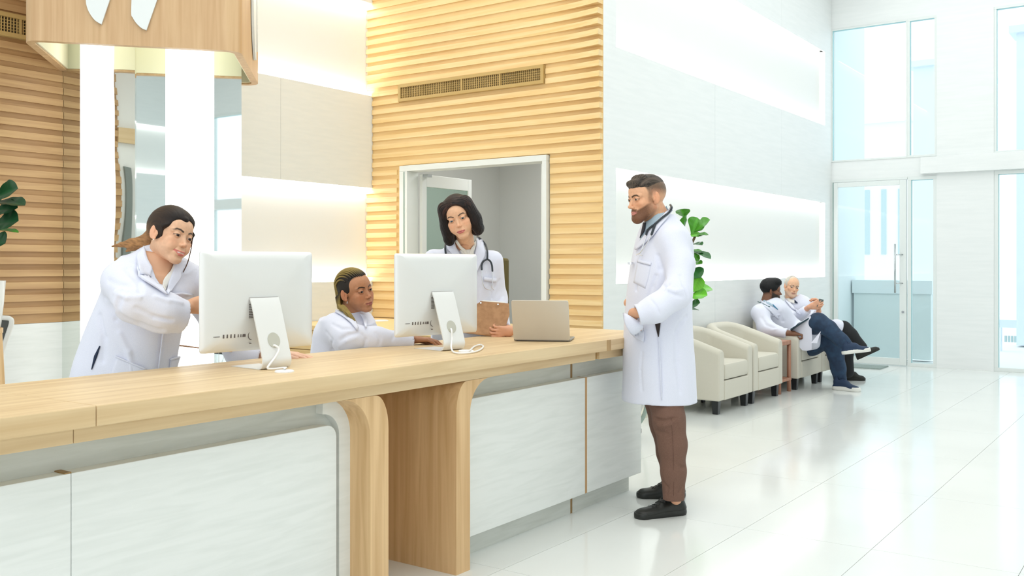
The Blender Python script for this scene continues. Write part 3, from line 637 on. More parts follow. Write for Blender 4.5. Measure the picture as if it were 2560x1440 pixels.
lv = []
for (u, v, u2, v2, w, roll, c) in [(-20, 500, 35, 468, .13, .9, 2), (-15, 505, 56, 505, .10, .4, 2), (-20, 530, 36, 515, .1, .8, 2), (-15, 560, 38, 548, .12, .9, 2), (-15, 575, 42, 574, .05, .2, 0), (-22, 600, 8, 605, .1, .9, 2), (-25, 520, -60, 480, .13, .8, 0), (-25, 560, -70, 540, .13, .8, 0), (-25, 490, -10, 440, .12, .9, 0), (-24, 600, -60, 600, .12, .5, 2)]:
    p = PD(u, v, 5.9); q = PD(u2, v2, 5.85); d = q-p; lv.append((p, d, float(np.linalg.norm(d))*1.05, w*1.5, .10, roll, c))
fig(tuple(b2), .96+.0, lv, 'dark-leaved fig in a white pot on an oak stand at the left edge', potr=.115, poth=.29, stand=True, seed=4, cols=('#3c8f1f', '#5cae2a', '#1c4a2a'))
# plants opposite (seen in the mirror)
b3 = (4.6, 11.4, 0); lv = []
for k in range(14):
    a = k*2.4; p = np.array([4.6, 11.4, .8+.09*k]); lv.append((p, (math.cos(a), math.sin(a), .5), .3, .2, .15, .3, k % 3))
fig(b3, 0.0, lv, 'fiddle-leaf fig by the opposite wall, seen only in the mirror', potr=.2, poth=.5, seed=9)
# ---- office chair at the left edge
och = root('office_chair', tuple(np.array([-6.42, 3.25, 0])), 'white-framed office chair with dark grey back at the lower left edge', 'chair')
a = PD(-60, 900, 6.2); pts = [PD(u, v, 6.25) for (u, v) in [(-70, 800), (-20, 794), (15, 795), (25, 797), (29, 803), (27, 815), (18, 842), (6, 880), (-4, 930), (-60, 960)]]
MB().tube(smooth_pts(pts, 6), .016, 10).build('back_frame', M('white_frame', (.88, .88, .84), .35), och, smooth=True)
n = len(pts); V = [p for p in pts]+[p+Fv*.02 for p in pts]; MB().add(V, [tuple(range(n))[::-1], tuple(range(n, 2*n))]+[(i, (i+1) % n, n+(i+1) % n, n+i) for i in range(n)]).build('backrest', M('mesh_grey', (.09, .095, .09), .7), och)
q = PD(-70, 950, 6.25); B(q[0]-.25, q[0]+.22, q[1]-.25, q[1]+.2, .42, .5, bev=.03).build('seat', bpy.data.materials['mesh_grey'], och); MB().tube([(q[0], q[1], .05), (q[0], q[1], .43)], .025).build('stem', STEEL, och); MB().lathe((q[0], q[1], 0), [(.28, 0), (.28, .025), (.04, .06)]).build('base', bpy.data.materials['white_frame'], och)
# ---- wheelchair behind the counter end (its wheel shows between counter and man)
wcx = root('wheelchair', (-3.72, 6.45, 0), 'wheelchair with grey-green wheels parked behind the counter end', 'wheelchair')
TY = M('tyre_grey', lin('#9fb2a8'), .5); RIM = M('rim', (.8, .82, .82), .3, .6)
wp = PY(1617, 1045, 6.72); wp = np.array([wp[0]-.27+.19, 6.72, 0])
for off in (0, -.5):
    # wheel in the plane containing view-perpendicular direction
    c = np.array([wp[0]-.19, wp[1]+off, .29]); ring = [c+np.array([.27*math.cos(t), 0, .27*math.sin(t)]) for t in np.linspace(0, 2*math.pi, 41)[:-1]]
    MB().tube(ring, .017, 8, closed=True).build('tyre', TY, wcx, smooth=True); MB().tube([c+(p-c)*.86 for p in ring], .006, 6, closed=True).build('hand_rim', RIM, wcx, smooth=True)
    sp = MB()
    for k in range(12): t = k*math.pi/6; sp.tube([c, c+np.array([.25*math.cos(t), 0, .25*math.sin(t)])], .0025, 5)
    sp.tube([c-np.array([0, .02, 0]), c+np.array([0, .02, 0])], .02, 10); sp.build('spokes', RIM, wcx)
c = np.array([wp[0]-.19, wp[1]-.25, 0]); B(c[0]-.22, c[0]+.2, c[1]-.2, c[1]+.2, .44, .48, bev=.01).build('seat', DARK, wcx); B(c[0]-.24, c[0]-.2, c[1]-.2, c[1]+.2, .48, .72).build('backrest', DARK, wcx)
fr = MB()
for s in (-.21, .21): fr.tube([(c[0]-.3, c[1]+s, .74), (c[0]-.22, c[1]+s, .73), (c[0]-.22, c[1]+s, .27), (c[0]+.16, c[1]+s, .3), (c[0]+.18, c[1]+s, .12)], .011, 8)
fr.tube([(c[0], c[1]-.25, .27), (c[0], c[1]+.25, .27)], .01, 8); fr.build('frame', STEEL, wcx)
for s in (-.21, .21): MB().tube([(c[0]+.18, c[1]+s-.012, .06), (c[0]+.18, c[1]+s+.012, .06)], .06, 14).build('caster', DARK, wcx)
# ================================================================ SCULPTING BY DISTANCE FIELDS
f32 = np.float32
def _n(v): v = np.array(v, float); return v/np.linalg.norm(v)
class SDF:
    def __init__(s): s.ops = []; s.mar = .05; s.disp = None
    def op(s, mode, pr, k=.01): s.ops.append((mode, pr, k)); return s
    def add(s, pr, k=.01): return s.op(0, pr, k)
    def sub(s, pr, k=.005): return s.op(1, pr, k)
    def bounds(s):
        a = [o[1] for o in s.ops if o[0] == 0]; return np.min([p[1] for p in a], 0), np.max([p[2] for p in a], 0)
    def ev(s, P):
        P = np.asarray(P, f32); d = np.full(len(P), .5, f32)
        for mode, (fn, lo, hi), k in s.ops:
            m = k+s.mar; I = np.where(((P > lo-m) & (P < hi+m)).all(1))[0]
            if len(I) == 0: continue
            b = fn(P[I]).astype(f32); a = d[I]
            if mode == 1: b = -b; h = np.clip(.5-.5*(b-a)/k*-1, 0, 1); h = np.clip(.5+.5*(b-a)/k, 0, 1); d[I] = a+(b-a)*h+k*h*(1-h)
            else: h = np.clip(.5+.5*(b-a)/k, 0, 1); d[I] = b+(a-b)*h-k*h*(1-h)
        if s.disp is not None:
            I = np.where(np.abs(d) < .04)[0]
            if len(I): d[I] += s.disp(P[I])
        return d
    def mesh(s, h):
        lo, hi = s.bounds(); lo = lo-4*h; hi = hi+4*h; q = 4; H = h*q
        n = np.ceil((hi-lo)/H).astype(int)+1
        ax = [lo[i]+H*(np.arange(n[i])+.5)-h*.5 for i in range(3)]
        G = np.stack(np.meshgrid(*ax, indexing='ij'), -1).reshape(-1, 3); s.mar = 9*h
        c = s.ev(G).reshape(n); near = np.abs(c) < 7.5*h*.9
        D = np.repeat(np.repeat(np.repeat(np.where(c < 0, -1, 1).astype(f32), q, 0), q, 1), q, 2)
        m = np.repeat(np.repeat(np.repeat(near, q, 0), q, 1), q, 2)
        I = np.argwhere(m); P = lo+I*h
        vals = np.empty(len(I), f32)
        for a in range(0, len(I), 600000): vals[a:a+600000] = s.ev(P[a:a+600000])
        D[m] = vals
        return nets(D, lo, h)
    def grad(s, P, e=.004):
        P = np.asarray(P, float); g = np.zeros_like(P)
        for i in range(3): dd = np.zeros(3); dd[i] = e; g[:, i] = s.ev(P+dd)-s.ev(P-dd)
        return g/(np.linalg.norm(g, axis=1, keepdims=True)+1e-9)
def nets(D, lo, h):
    ins = D < 0; s = sum(ins[i:ins.shape[0]-1+i, j:ins.shape[1]-1+j, k:ins.shape[2]-1+k].astype(np.int8) for i in (0, 1) for j in (0, 1) for k in (0, 1))
    act = (s > 0) & (s < 8); I = np.argwhere(act); vid = np.full(act.shape, -1, np.int32); vid[act] = np.arange(len(I))
    pos = np.zeros((len(I), 3)); cnt = np.zeros(len(I))
    cs = [np.array((i, j, k)) for i in (0, 1) for j in (0, 1) for k in (0, 1)]
    for a in cs:
        for ax in range(3):
            if a[ax] == 1: continue
            b = a.copy(); b[ax] = 1; d0 = D[tuple((I+a).T)]; d1 = D[tuple((I+b).T)]; m = (d0 < 0) != (d1 < 0)
            t = np.where(m, d0/np.where(m, d0-d1, 1), 0); e = np.zeros((len(I), 3)); e[:] = a; e[:, ax] = t; pos[m] += e[m]; cnt[m] += 1
    V = lo+h*(I+pos/cnt[:, None]); Fs = []
    for ax in range(3):
        o = [1, 1, 1]; o[ax] = 0
        A = ins[tuple(slice(o[i], ins.shape[i]-1) for i in range(3))]; sh = [slice(o[i], ins.shape[i]-1) for i in range(3)]; sh[ax] = slice(1, ins.shape[ax]); Bq = ins[tuple(sh)]
        J = np.argwhere(A != Bq); fl = A[tuple(J.T)]; J = J+np.array(o)
        u, v = [(1, 2), (2, 0), (0, 1)][ax]; eu = np.zeros(3, int); eu[u] = 1; ev_ = np.zeros(3, int); ev_[v] = 1
        q = np.stack([vid[tuple((J-eu-ev_).T)], vid[tuple((J-ev_).T)], vid[tuple(J.T)], vid[tuple((J-eu).T)]], 1)
        q[~fl] = q[~fl][:, ::-1]; Fs.append(q[(q >= 0).all(1)])
    return V, np.concatenate(Fs)
# primitives: (function, low, high)
def cap(a, b, ra, rb=None, fl=None):
    a = np.array(a, f32); b = np.array(b, f32); rb = ra if rb is None else rb; ab = b-a; L2 = float(ab@ab)+1e-9; R = max(ra, rb)
    if fl is not None: n = np.array(_n(fl[0]), f32); q = fl[1]
    def fn(P):
        v = P-a; t = np.clip(v@ab/L2, 0, 1); v = v-t[:, None]*ab
        if fl is not None:
            c = v@n; v = v+np.outer(c*(1/q-1), n).astype(f32); return (np.sqrt((v*v).sum(1))-(ra+(rb-ra)*t))*min(q, 1)
        return np.sqrt((v*v).sum(1))-(ra+(rb-ra)*t)
    return fn, np.minimum(a, b)-R, np.maximum(a, b)+R
def ell(c, r, Rm=None):
    c = np.array(c, f32); r = np.array(r, f32); A = None if Rm is None else np.array(Rm, f32); R = float(max(r))
    def fn(P):
        v = P-c
        if A is not None: v = v@A
        k0 = np.sqrt(((v/r)**2).sum(1)); k1 = np.sqrt(((v/(r*r))**2).sum(1)); return k0*(k0-1)/(k1+1e-6)
    return fn, c-R, c+R
def loft(sts, Wd, Nd, ex=2.3):
    """sts: (centre, rx, ry)"""
    C = np.array([s[0] for s in sts], float); A = _n(C[-1]-C[0]); t = (C-C[0])@A; Wd = _n(np.array(Wd)-A*np.dot(Wd, A)); Nd = _n(np.cross(A, Wd)); rx = np.array([s[1] for s in sts]); ry = np.array([s[2] for s in sts])
    tt = np.linspace(t[0], t[-1], 80)
    def sm(y):
        z = np.interp(tt, t, y); k = np.ones(9)/9; zz = np.concatenate([[z[0]]*4, z, [z[-1]]*4]); return np.convolve(zz, k, 'valid')
    CW, CN, RX, RY = sm(C@Wd), sm(C@Nd), sm(rx), sm(ry); c0 = C[0]
    def fn(P):
        s = (P-c0)@A; x = (P@Wd-np.interp(s, tt, CW)); y = (P@Nd-np.interp(s, tt, CN)); a = np.interp(s, tt, RX); b = np.interp(s, tt, RY)
        q = (np.abs(x/a)**ex+np.abs(y/b)**ex)**(1/ex); d = (q-1)*np.minimum(a, b); return np.maximum(d, np.maximum(t[0]-s, s-t[-1]))
    M_ = max(rx.max(), ry.max()); return fn, C.min(0)-M_, C.max(0)+M_
def cut(pr, c, n):
    c = np.array(c, f32); n = np.array(_n(n), f32); return (lambda P: np.maximum(pr[0](P), (P-c)@n)), pr[1], pr[2]
def chain(S, pts, rs, k=.02, fl=None):
    for i in range(len(pts)-1): S.add(cap(pts[i], pts[i+1], rs[i], rs[i+1], fl), k)
def vnoise(P, seed=0):
    P = np.asarray(P, float)+seed*17.3; i = np.floor(P).astype(np.int64); f = P-i; f = f*f*(3-2*f); out = 0
    for a in (0, 1):
        for b in (0, 1):
            for c in (0, 1):
                hh = (i[:, 0]+a)*374761393+(i[:, 1]+b)*668265263+(i[:, 2]+c)*2147483647; hh = (hh ^ (hh >> 13))*1274126177; hh = (hh ^ (hh >> 16)) & 0xffff
                out = out+hh/65535.*(f[:, 0] if a else 1-f[:, 0])*(f[:, 1] if b else 1-f[:, 1])*(f[:, 2] if c else 1-f[:, 2])
    return out
def march(S, uv, Z0, Z1, n=160):
    """first hit of the camera ray through each pixel, or its closest approach"""
    uv = np.array(uv, float); D_ = np.array([ray(u, v) for u, v in uv]); Z = np.linspace(Z0, Z1, n); P = CAM+D_[:, None, :]*Z[None, :, None]; S.mar = .06
    d = S.ev(P.reshape(-1, 3)).reshape(len(uv), n); out = np.zeros((len(uv), 3))
    for i in range(len(uv)):
        w = np.where(d[i] < 0)[0]
        if len(w) and w[0] > 0: j = w[0]; z = Z[j-1]+(Z[j]-Z[j-1])*d[i, j-1]/(d[i, j-1]-d[i, j])
        else: z = Z[np.argmin(d[i])]
        out[i] = CAM+D_[i]*z
    return out
def bridge(V, F1, F2):
    """joins two quad meshes (index arrays into V) with a small tube of four quads between their closest faces"""
    a = F1[::max(1, len(F1)//1500)]; b = F2[::max(1, len(F2)//1500)]; ca = V[a].mean(1); cb = V[b].mean(1)
    D2 = ((ca[:, None]-cb[None])**2).sum(2); i, j = np.unravel_index(np.argmin(D2), D2.shape); qa, qb = a[i], b[j][::-1]
    r = min(range(4), key=lambda k: ((V[qa]-V[np.roll(qb, k)])**2).sum()); qb = np.roll(qb, r)
    new = [(qa[k], qa[(k+1) % 4], qb[(k+1) % 4], qb[k]) for k in range(4)]
    F1 = F1[~(F1 == a[i]).all(1)]; F2 = F2[~(F2 == b[j]).all(1)]; return np.concatenate([F1, np.array(new)]), F2
def mcombine(L):
    """last mesh of L is the core all others are joined to"""
    V = np.concatenate([l[0] for l in L]); C = np.concatenate([l[2] for l in L]); n = 0; Fs = []
    for l in L: Fs.append(np.array(l[1])+n); n += len(l[0])
    for i in range(len(Fs)-1): Fs[i], Fs[-1] = bridge(V, Fs[i], Fs[-1])
    return V, np.concatenate(Fs), C
def mcombine_old(L):
    V = []; Fq = []; C = []; n = 0
    for v, fq, c in L: V.append(v); Fq.append(np.array(fq)+n); C.append(c); n += len(v)
    return np.concatenate(V), np.concatenate(Fq), np.concatenate(C)
def addmesh(name, V, Fq, mat, rt, C=None):
    off = np.array(rt['_o']); V = V-off; me = bpy.data.meshes.new(name); nF = len(Fq)
    me.vertices.add(len(V)); me.vertices.foreach_set('co', V.astype(f32).ravel()); me.loops.add(nF*4); me.loops.foreach_set('vertex_index', np.asarray(Fq, np.int32).ravel())
    me.polygons.add(nF); me.polygons.foreach_set('loop_start', np.arange(nF, dtype=np.int32)*4); me.update(calc_edges=True); me.polygons.foreach_set('use_smooth', [True]*nF)
    if C is not None:
        a = me.color_attributes.new('Col', 'FLOAT_COLOR', 'POINT'); c = np.ones((len(V), 4), f32); c[:, :3] = C; a.data.foreach_set('color', c.ravel())
    o = bpy.data.objects.new(name, me); COL.objects.link(o); me.materials.append(mat); o.parent = rt; return o
def resample(pl, n):
    pl = np.array(pl, float); s = np.concatenate([[0], np.cumsum(np.linalg.norm(np.diff(pl, axis=0), axis=1))]); t = np.linspace(0, s[-1], n); return np.stack([np.interp(t, s, pl[:, i]) for i in range(pl.shape[1])], 1)
def patch(name, S, rows, off, th, mat, rt, Zr, n=14, m=8, lift=None, smooth=True):
    """cloth piece lying on the surface S: rows of pixel polylines"""
    R_ = [resample(r, n) for r in rows]; t = np.linspace(0, len(R_)-1, m); uv = []
    for q in t: i = min(int(q), len(R_)-2); f = q-i; uv.append(R_[i]*(1-f)+R_[i+1]*f)
    uv = np.concatenate(uv); P = march(S, uv, *Zr); Nn = S.grad(P, .012); view = -(P-CAM); view /= np.linalg.norm(view, axis=1, keepdims=True); Nn = Nn+view*.6; Nn /= np.linalg.norm(Nn, axis=1, keepdims=True)
    o = np.full(len(P), off) if lift is None else off+lift(uv); T = P+Nn*o[:, None]; Bt = P+Nn*(o-th)[:, None]; V = np.concatenate([T, Bt]); N = n*m; Fq = []
    for j in range(m-1):
        for i in range(n-1): a = j*n+i; Fq.append((a, a+1, a+n+1, a+n)); Fq.append((N+a+n, N+a+n+1, N+a+1, N+a))
    bd = [i for i in range(n)]+[j*n+n-1 for j in range(1, m)]+[(m-1)*n+i for i in range(n-2, -1, -1)]+[j*n for j in range(m-2, 0, -1)]
    for i in range(len(bd)): a, b = bd[i], bd[(i+1) % len(bd)]; Fq.append((b, a, N+a, N+b))
    return addmesh(name, V, np.array(Fq), mat, rt)
def on_surf(S, uv, Zr, off): P = march(S, uv, *Zr); return P+S.grad(P, .01)*off
def line_on(name, S, uv, Zr, r, off, mat, rt, n=6, seg=8):
    P = on_surf(S, uv, Zr, off); return MB().tube(smooth_pts(list(P), n), r, seg).build(name, mat, rt, smooth=True)
def creases(S, base, lines, Zr):
    """lines: (pixel polyline, radius, +1 ridge / -1 valley)"""
    for pl, r, sg in lines:
        P = march(base, resample(pl, max(3, len(pl))), *Zr); g = base.grad(P, .01); P = P+g*(-r*.35 if sg > 0 else r*.35)
        for i in range(len(P)-1): S.op(0 if sg > 0 else 1, cap(P[i], P[i+1], r), r*1.6)
def copyS(S): T = SDF(); T.ops = list(S.ops); T.disp = S.disp; return T
# ---------------------------------------------------------------- heads (local frame in cm: +Y face forward, +Z up, +X the person's right)
class Head:
    def __init__(s, cen, yaw, pitch, roll, scale=1., skin='#e3b08a', lips='#c97f6c', brow='#4a3426', iris='#4a2f1c', female=True, beard=None, scalp=None, neck=None, nose=1., smile=0., jaw=1., browt=.3, gaze=(0, 0), lipf=1., h=.0019, bag=0.):
        V = np.array(cen)-CAM; V[2] = 0; V = _n(V); Rr = np.array([V[1], -V[0], 0]); y, p, r = map(math.radians, (yaw, pitch, roll))
        fw = math.cos(p)*(-V*math.cos(y)+Rr*math.sin(y))+Uv*math.sin(p); up = _n(Uv-fw*fw[2]); rt = np.cross(fw, up)
        up2 = up*math.cos(r)+rt*math.sin(r); rt2 = np.cross(fw, up2); s.A = np.stack([rt2, fw, up2], 1); s.c = np.array(cen, float); s.k = scale*.01
        s.__dict__.update(skin=np.array(lin(skin)), lips=np.array(lin(lips)), brow=np.array(lin(brow)), iris=np.array(lin(iris)), female=female, beard=beard, scalp=scalp, smile=smile, browt=browt, gaze=gaze, h=h, bag=bag)
        nb = np.array([0, -3.0, -17.]) if neck is None else s.loc(neck)
        S = SDF(); f = 1 if female else 0; jw = (1.0 if not female else .93)*jaw
        S.add(ell((0, -1.2, 3.2), (7.4, 9.5, 8.3))); S.add(ell((0, 3.2, 3.4), (6.2, 5.8, 5.6)), 1.5); S.add(ell((0, 3.0, -3.2), (5.7-.45*f, 5.8, 7.3-.3*f)), 1.5)
        for g in (-1, 1):
            S.add(cap((g*(5.2-.7*f)*jw, .6, -5.2+.4*f), (g*(1.8-.5*f), 6.7, -9.4+.15*f), 1.6-.35*f, 1.5-.3*f), 2.2)
            S.add(ell((g*3.9, 6.0, -2.2), (2.0, 1.9, 1.6)), 1.4); S.add(cap((g*1.0, 8.2, 1.7), (g*4.6, 6.9, 1.5), .45 if female else .95, .5 if female else .7), 1.2)
            if f: S.add(ell((g*3.3, 5.2, -4.6), (2.3, 2.3, 2.6)), 2.2)
            S.sub(ell((g*3.2, 9.4, .05), (1.9, 1.6, 1.2)), .9)
        S.add(ell((0, 7.3-.1*f, -9.8+.6*f), (2.0-.5*f, 1.6, 1.5-.1*f)), 1.5); S.add(ell((0, 7.9, -6.5), (2.9, 1.55, 2.2)), 1.0)
        S.add(cap((0, 8.3, .9), (0, 10.3-.45*f, -3.0+.2*f), (.62-.14*f)*nose, (.85-.17*f)*nose), .8); S.add(ell((0, 10.75-.45*f, -3.35+.2*f), ((.95-.14*f)*nose, .95-.12*f, .85-.12*f)), .5)
        for g in (-1, 1): S.add(ell((g*(1.1-.15*f)*nose, 9.75-.25*f, -3.75+.15*f), ((.72-.1*f)*nose, .85, .62-.08*f)), .45); S.sub(ell((g*.6*nose, 10.4, -4.35), (.32, .45, .3)), .15)
        sm = smile; mw = 2.25-.15*f+.65*sm; mz = -6.55+.5*sm; my = 8.5-.25*sm
        s.up_l = [(-mw, my, mz), (-.8, 9.55, -6.2), (0, 9.6, -6.32), (.8, 9.55, -6.2), (mw, my, mz)]; s.lo_l = [(-mw*.85, my+.1, mz-.12), (-.8, 9.35, -7.15-.25*sm), (.8, 9.35, -7.15-.25*sm), (mw*.85, my+.1, mz-.12)]
        ru = [.2, .42*lipf, .4*lipf, .42*lipf, .2]; rl = [.25, .6*lipf, .6*lipf, .25]
        for i in range(4): S.add(cap(s.up_l[i], s.up_l[i+1], ru[i], ru[i+1]), .35)
        for i in range(3): S.add(cap(s.lo_l[i], s.lo_l[i+1], rl[i], rl[i+1]), .35)
        s.ml = [(-mw-.1, my+.35, mz+.02), (-.9, 10.05, -6.62-.1*sm), (.9, 10.05, -6.62-.1*sm), (mw+.1, my+.35, mz+.02)]
        for i in range(3): S.sub(cap(s.ml[i], s.ml[i+1], .12+.12*sm), .18)
        S.sub(cap((-1.4, 9.6, -8.4), (1.4, 9.6, -8.4), .45), .9)
        if sm:
            for g in (-1, 1): S.add(ell((g*3.7, 7.0, -4.6), (1.5, 1.2, 1.3)), 1.2); S.sub(cap((g*1.9, 9.2, -4.4), (g*3.25, 8.3, -6.6), .14), .5)
        else:
            for g in (-1, 1): S.sub(cap((g*1.9, 9.3, -4.5), (g*3.0, 8.4, -6.2), .10-.06*f), .5-.2*f)
        for g in (-1, 1):
            S.add(ell((g*3.15, 7.7, 0), (1.5, 1.36, 1.3)), .3); S.sub(ell((g*3.18, 9.35, -.13), (1.42, 1.3, .44)), .10)
            ca, sa = math.cos(g*.42), -math.sin(g*.42); Re = np.array([[ca, sa, 0], [-sa, ca, 0], [0, 0, 1]])
            S.add(ell((g*7.35, -.5, -.6), (.62, 1.85, 3.1), Re), .45); S.sub(ell((g*7.95, .3, -.1), (.7, 1.05, 2.1), Re), .2); S.add(ell((g*7.6, -.35, -.3), (.3, .32, 1.1), Re), .2); S.add(ell((g*7.2, .3, -3.2), (.5, .8, .9)), .3)
        S.add(cap((0, -1.6, -4.5), nb, 4.7 if female else 5.5, 5.2 if female else 6.4), 1.8)
        s.S = S
    def loc(s, P): return (np.asarray(P)-s.c)@s.A/s.k
    def wor(s, P): return s.c+(np.asarray(P)*s.k)@s.A.T
    def paint(s, P):
        x, y, z = P.T; ax = np.abs(x); C = np.tile(s.skin, (len(P), 1))
        def mix(col, w): nonlocal C; w = np.clip(w, 0, 1)[:, None]; C = C*(1-w)+np.array(col)*w
        red = s.skin*np.array([1.06, .80, .74]); mix(red, .5*np.exp(-((ax-4.2)**2+(z+3)**2)/5)*(y > 2)); mix(red, .45*np.exp(-(x**2+(y-10.6)**2+(z+3.3)**2)/1.5)); mix(red, .5*(ax > 7.1))
        mix(s.skin*np.array([.72, .62, .6]), .5*np.exp(-((ax-3.1)**2/3.+(z+.2)**2/1.3))*(y > 6))
        if s.scalp: col, fn = s.scalp; mix(col, fn(P))
        if s.beard: col, fn = s.beard; mix(col, fn(P))
        def dl(pl, w=(1, 1, 1)):
            d = np.full(len(P), 9.)
            for a, b in zip(pl[:-1], pl[1:]): a = np.array(a); b = np.array(b); ab = b-a; t = np.clip(((P-a)@ab)/(ab@ab), 0, 1); d = np.minimum(d, np.linalg.norm((P-a-t[:, None]*ab)*np.array(w), axis=1))
            return d
        du, dlo = dl(s.up_l, (1, .4, 1)), dl(s.lo_l, (1, .4, 1)); mix(s.lips, (.47-du)/.16*(y > 6)); mix(s.lips, (.60-dlo)/.16*(y > 6))
        if s.smile: mix((.75, .70, .64), (.22-dl([(-1.7, 9.7, -6.62), (1.7, 9.7, -6.62)], (1, .3, 1)))/.08)
        mix(s.lips*.25, (.17-dl(s.ml, (1, .6, 1)))/.12*.9)
        # brows
        q = np.stack([ax, z], 1); bl = [(1.1, 1.35), (2.6, 1.95), (3.8, 1.95), (5.0, 1.25)] if not s.female else [(1.45, 1.75), (2.7, 2.3), (4.0, 2.35), (5.1, 1.7)]; db = np.full(len(P), 9.)
        for a, b in zip(bl[:-1], bl[1:]): a = np.array(a); b = np.array(b); ab = b-a; t = np.clip(((q-a)@ab)/(ab@ab), 0, 1); db = np.minimum(db, np.linalg.norm(q-a-t[:, None]*ab, axis=1))
        mix(s.brow, (s.browt+.14-db)/.2*.9*(y > 4.5)*np.clip((5.3-ax)/1.2, .35, 1))
        e = ((ax-3.15)/1.55)**2+((z+.13)/.53)**2; up = (z > -.08)
        mix(s.brow*.35, (1-np.abs(e-1.05)/.35)*(y > 7.2)*np.where(up, 1, .45)*(ax > 1.5))
        if s.bag: mix(s.skin*.7, .35*np.exp(-((ax-3.1)**2/2+(z+1.3)**2/.12))*(y > 6))
        return C
    def mesh(s):
        V, Fq = s.S.mesh(s.h*100/ (s.k*100)); C = s.paint(V)*(0.94+.12*vnoise(V*1.3)[:, None]); return s.wor(V), Fq, C
    def eyes(s, rt):
        for g in (-1, 1):
            V = []; Fq = []; n, m = 20, 22; r = 1.26; c = np.array([g*3.15, 7.72, 0]); gz = _n([math.sin(math.radians(s.gaze[0])), math.cos(math.radians(s.gaze[0])), math.sin(math.radians(s.gaze[1]))])
            for i in range(m+1):
                for j in range(n): a = math.pi*i/m; b = 2*math.pi*j/n; V.append((math.sin(a)*math.cos(b), math.cos(a), math.sin(a)*math.sin(b)))
            V = np.array(V); z_ = gz; x_ = _n(np.cross(gz, [0, 0, 1])); y_ = np.cross(x_, gz)*-1; W_ = V[:, [0]]*x_+V[:, [1]]*z_+V[:, [2]]*y_
            ang = np.degrees(np.arccos(np.clip(V[:, 1], -1, 1))); C = np.tile(np.array([.55, .51, .48]), (len(V), 1)); C[ang < 34] = s.iris; C[ang < 16] = (.004, .003, .003)
            Fq = [(i*n+j, i*n+(j+1) % n, (i+1)*n+(j+1) % n, (i+1)*n+j) for i in range(m) for j in range(n)]
            addmesh('eye', s.wor(c+W_*r), np.array(Fq), EYE, rt, C)
SKIN = vcol('skin', .48, .4, 400, .12, sss=.0); HAIR = vcol('hair', .55, .3, 60, .4); EYE = vcol('eye', .08, .6)
COAT = noisy('white_coat_cloth', lin('#e0e3f2'), lin('#e8eaf7'), (1, 1, 1), 500, .75, .06, 1, sheen=.15); BEADM = vcol('braids', .5, .4)
def hflow(P, a=2.6, b=1.0, c=2.2): y, z = P[:, 1], P[:, 2]; return np.stack([P[:, 0]*a, np.arctan2(z+1, y+.5)*b*3, np.hypot(y, z)*c], 1)
def bobflow(P): x, y, z = P.T; zp = np.maximum(z, 0); return np.stack([y*2.6, (np.arctan2(np.abs(x), zp+.3)*8-np.minimum(z, 0))*.22, np.where(z > 0, np.hypot(x, z), np.abs(x))*1.8+np.sign(x)*9], 1)
def streak(P, sc, seed=0): return vnoise(P*np.array(sc), seed)*.6+vnoise(P*np.array(sc)*2.1, seed+3)*.4
def hand(S, w, d, nrm, curl=(.3, .3, .3, .3), spread=.12, sc=1., side=1, thumb=(.7, .3, .5), tc=.3):
    """adds a hand to S: wrist w, finger direction d, palm normal nrm (towards the palm side), side=+1 thumb on d x nrm side"""
    d = _n(d); nrm = _n(np.array(nrm)-d*np.dot(nrm, d)); s_ = np.cross(d, nrm)*side; w = np.array(w); k = sc
    S.add(cap(w-d*.0*k, w+d*.03*k, .024*k, .026*k, (nrm, .72)), .012)
    for q, (o, L) in enumerate(((.030, .092), (.010, .096), (-.011, .092), (-.030, .082))):
        b0 = w+d*.02*k+s_*o*.55*k; b1 = w+d*L*k+s_*o*k; S.add(cap(b0, b1, .013*k, .0105*k), .012)
        a = curl[q]; dd = _n(d+s_*spread*(o/.03)); p = b1; seg = [(.042, .037, .030)[j]*(1., 1.08, 1.0, .82)[q]*k for j in range(3)]; rr = (.0092, .0086, .0078, .0068); ang = 0
        for j in range(3):
            ang += a*(1., 1.25, .8)[j]; v = dd*math.cos(ang)+nrm*math.sin(ang); p2 = p+v*seg[j]; S.add(cap(p, p2, rr[j]*k*(.88 if q == 3 else 1), rr[j+1]*k*(.88 if q == 3 else 1)), .0035); p = p2
    b = w+d*.018*k+s_*.02*k; t1 = b+(d*thumb[0]+s_*thumb[1]*1.2+nrm*thumb[2]*.5)*.052*k; S.add(cap(b, t1, .016*k, .0125*k), .012); v = _n(d*(thumb[0]+.2)+s_*(thumb[1]-tc)+nrm*thumb[2]*.6); t2 = t1+v*.034*k; S.add(cap(t1, t2, .0115*k, .0105*k), .004); t3 = t2+_n(v-s_*tc*.6)*.026*k; S.add(cap(t2, t3, .0105*k, .0085*k), .004)
def sleeve(S, pts, rs, k=.03, hollow=.05, cutlast=True):
    for i in range(len(pts)-1):
        pr = cap(pts[i], pts[i+1], rs[i], rs[i+1])
        if i == len(pts)-2 and cutlast: pr = cut(pr, pts[-1], np.array(pts[-1])-np.array(pts[-2]))
        S.add(pr, k)
    if hollow:
        a = np.array(pts[-1]); b = np.array(pts[-2]); dv = _n(b-a); S.sub(cap(a-dv*.02, a+dv*hollow, rs[-1]-.008, rs[-1]-.016), .004)
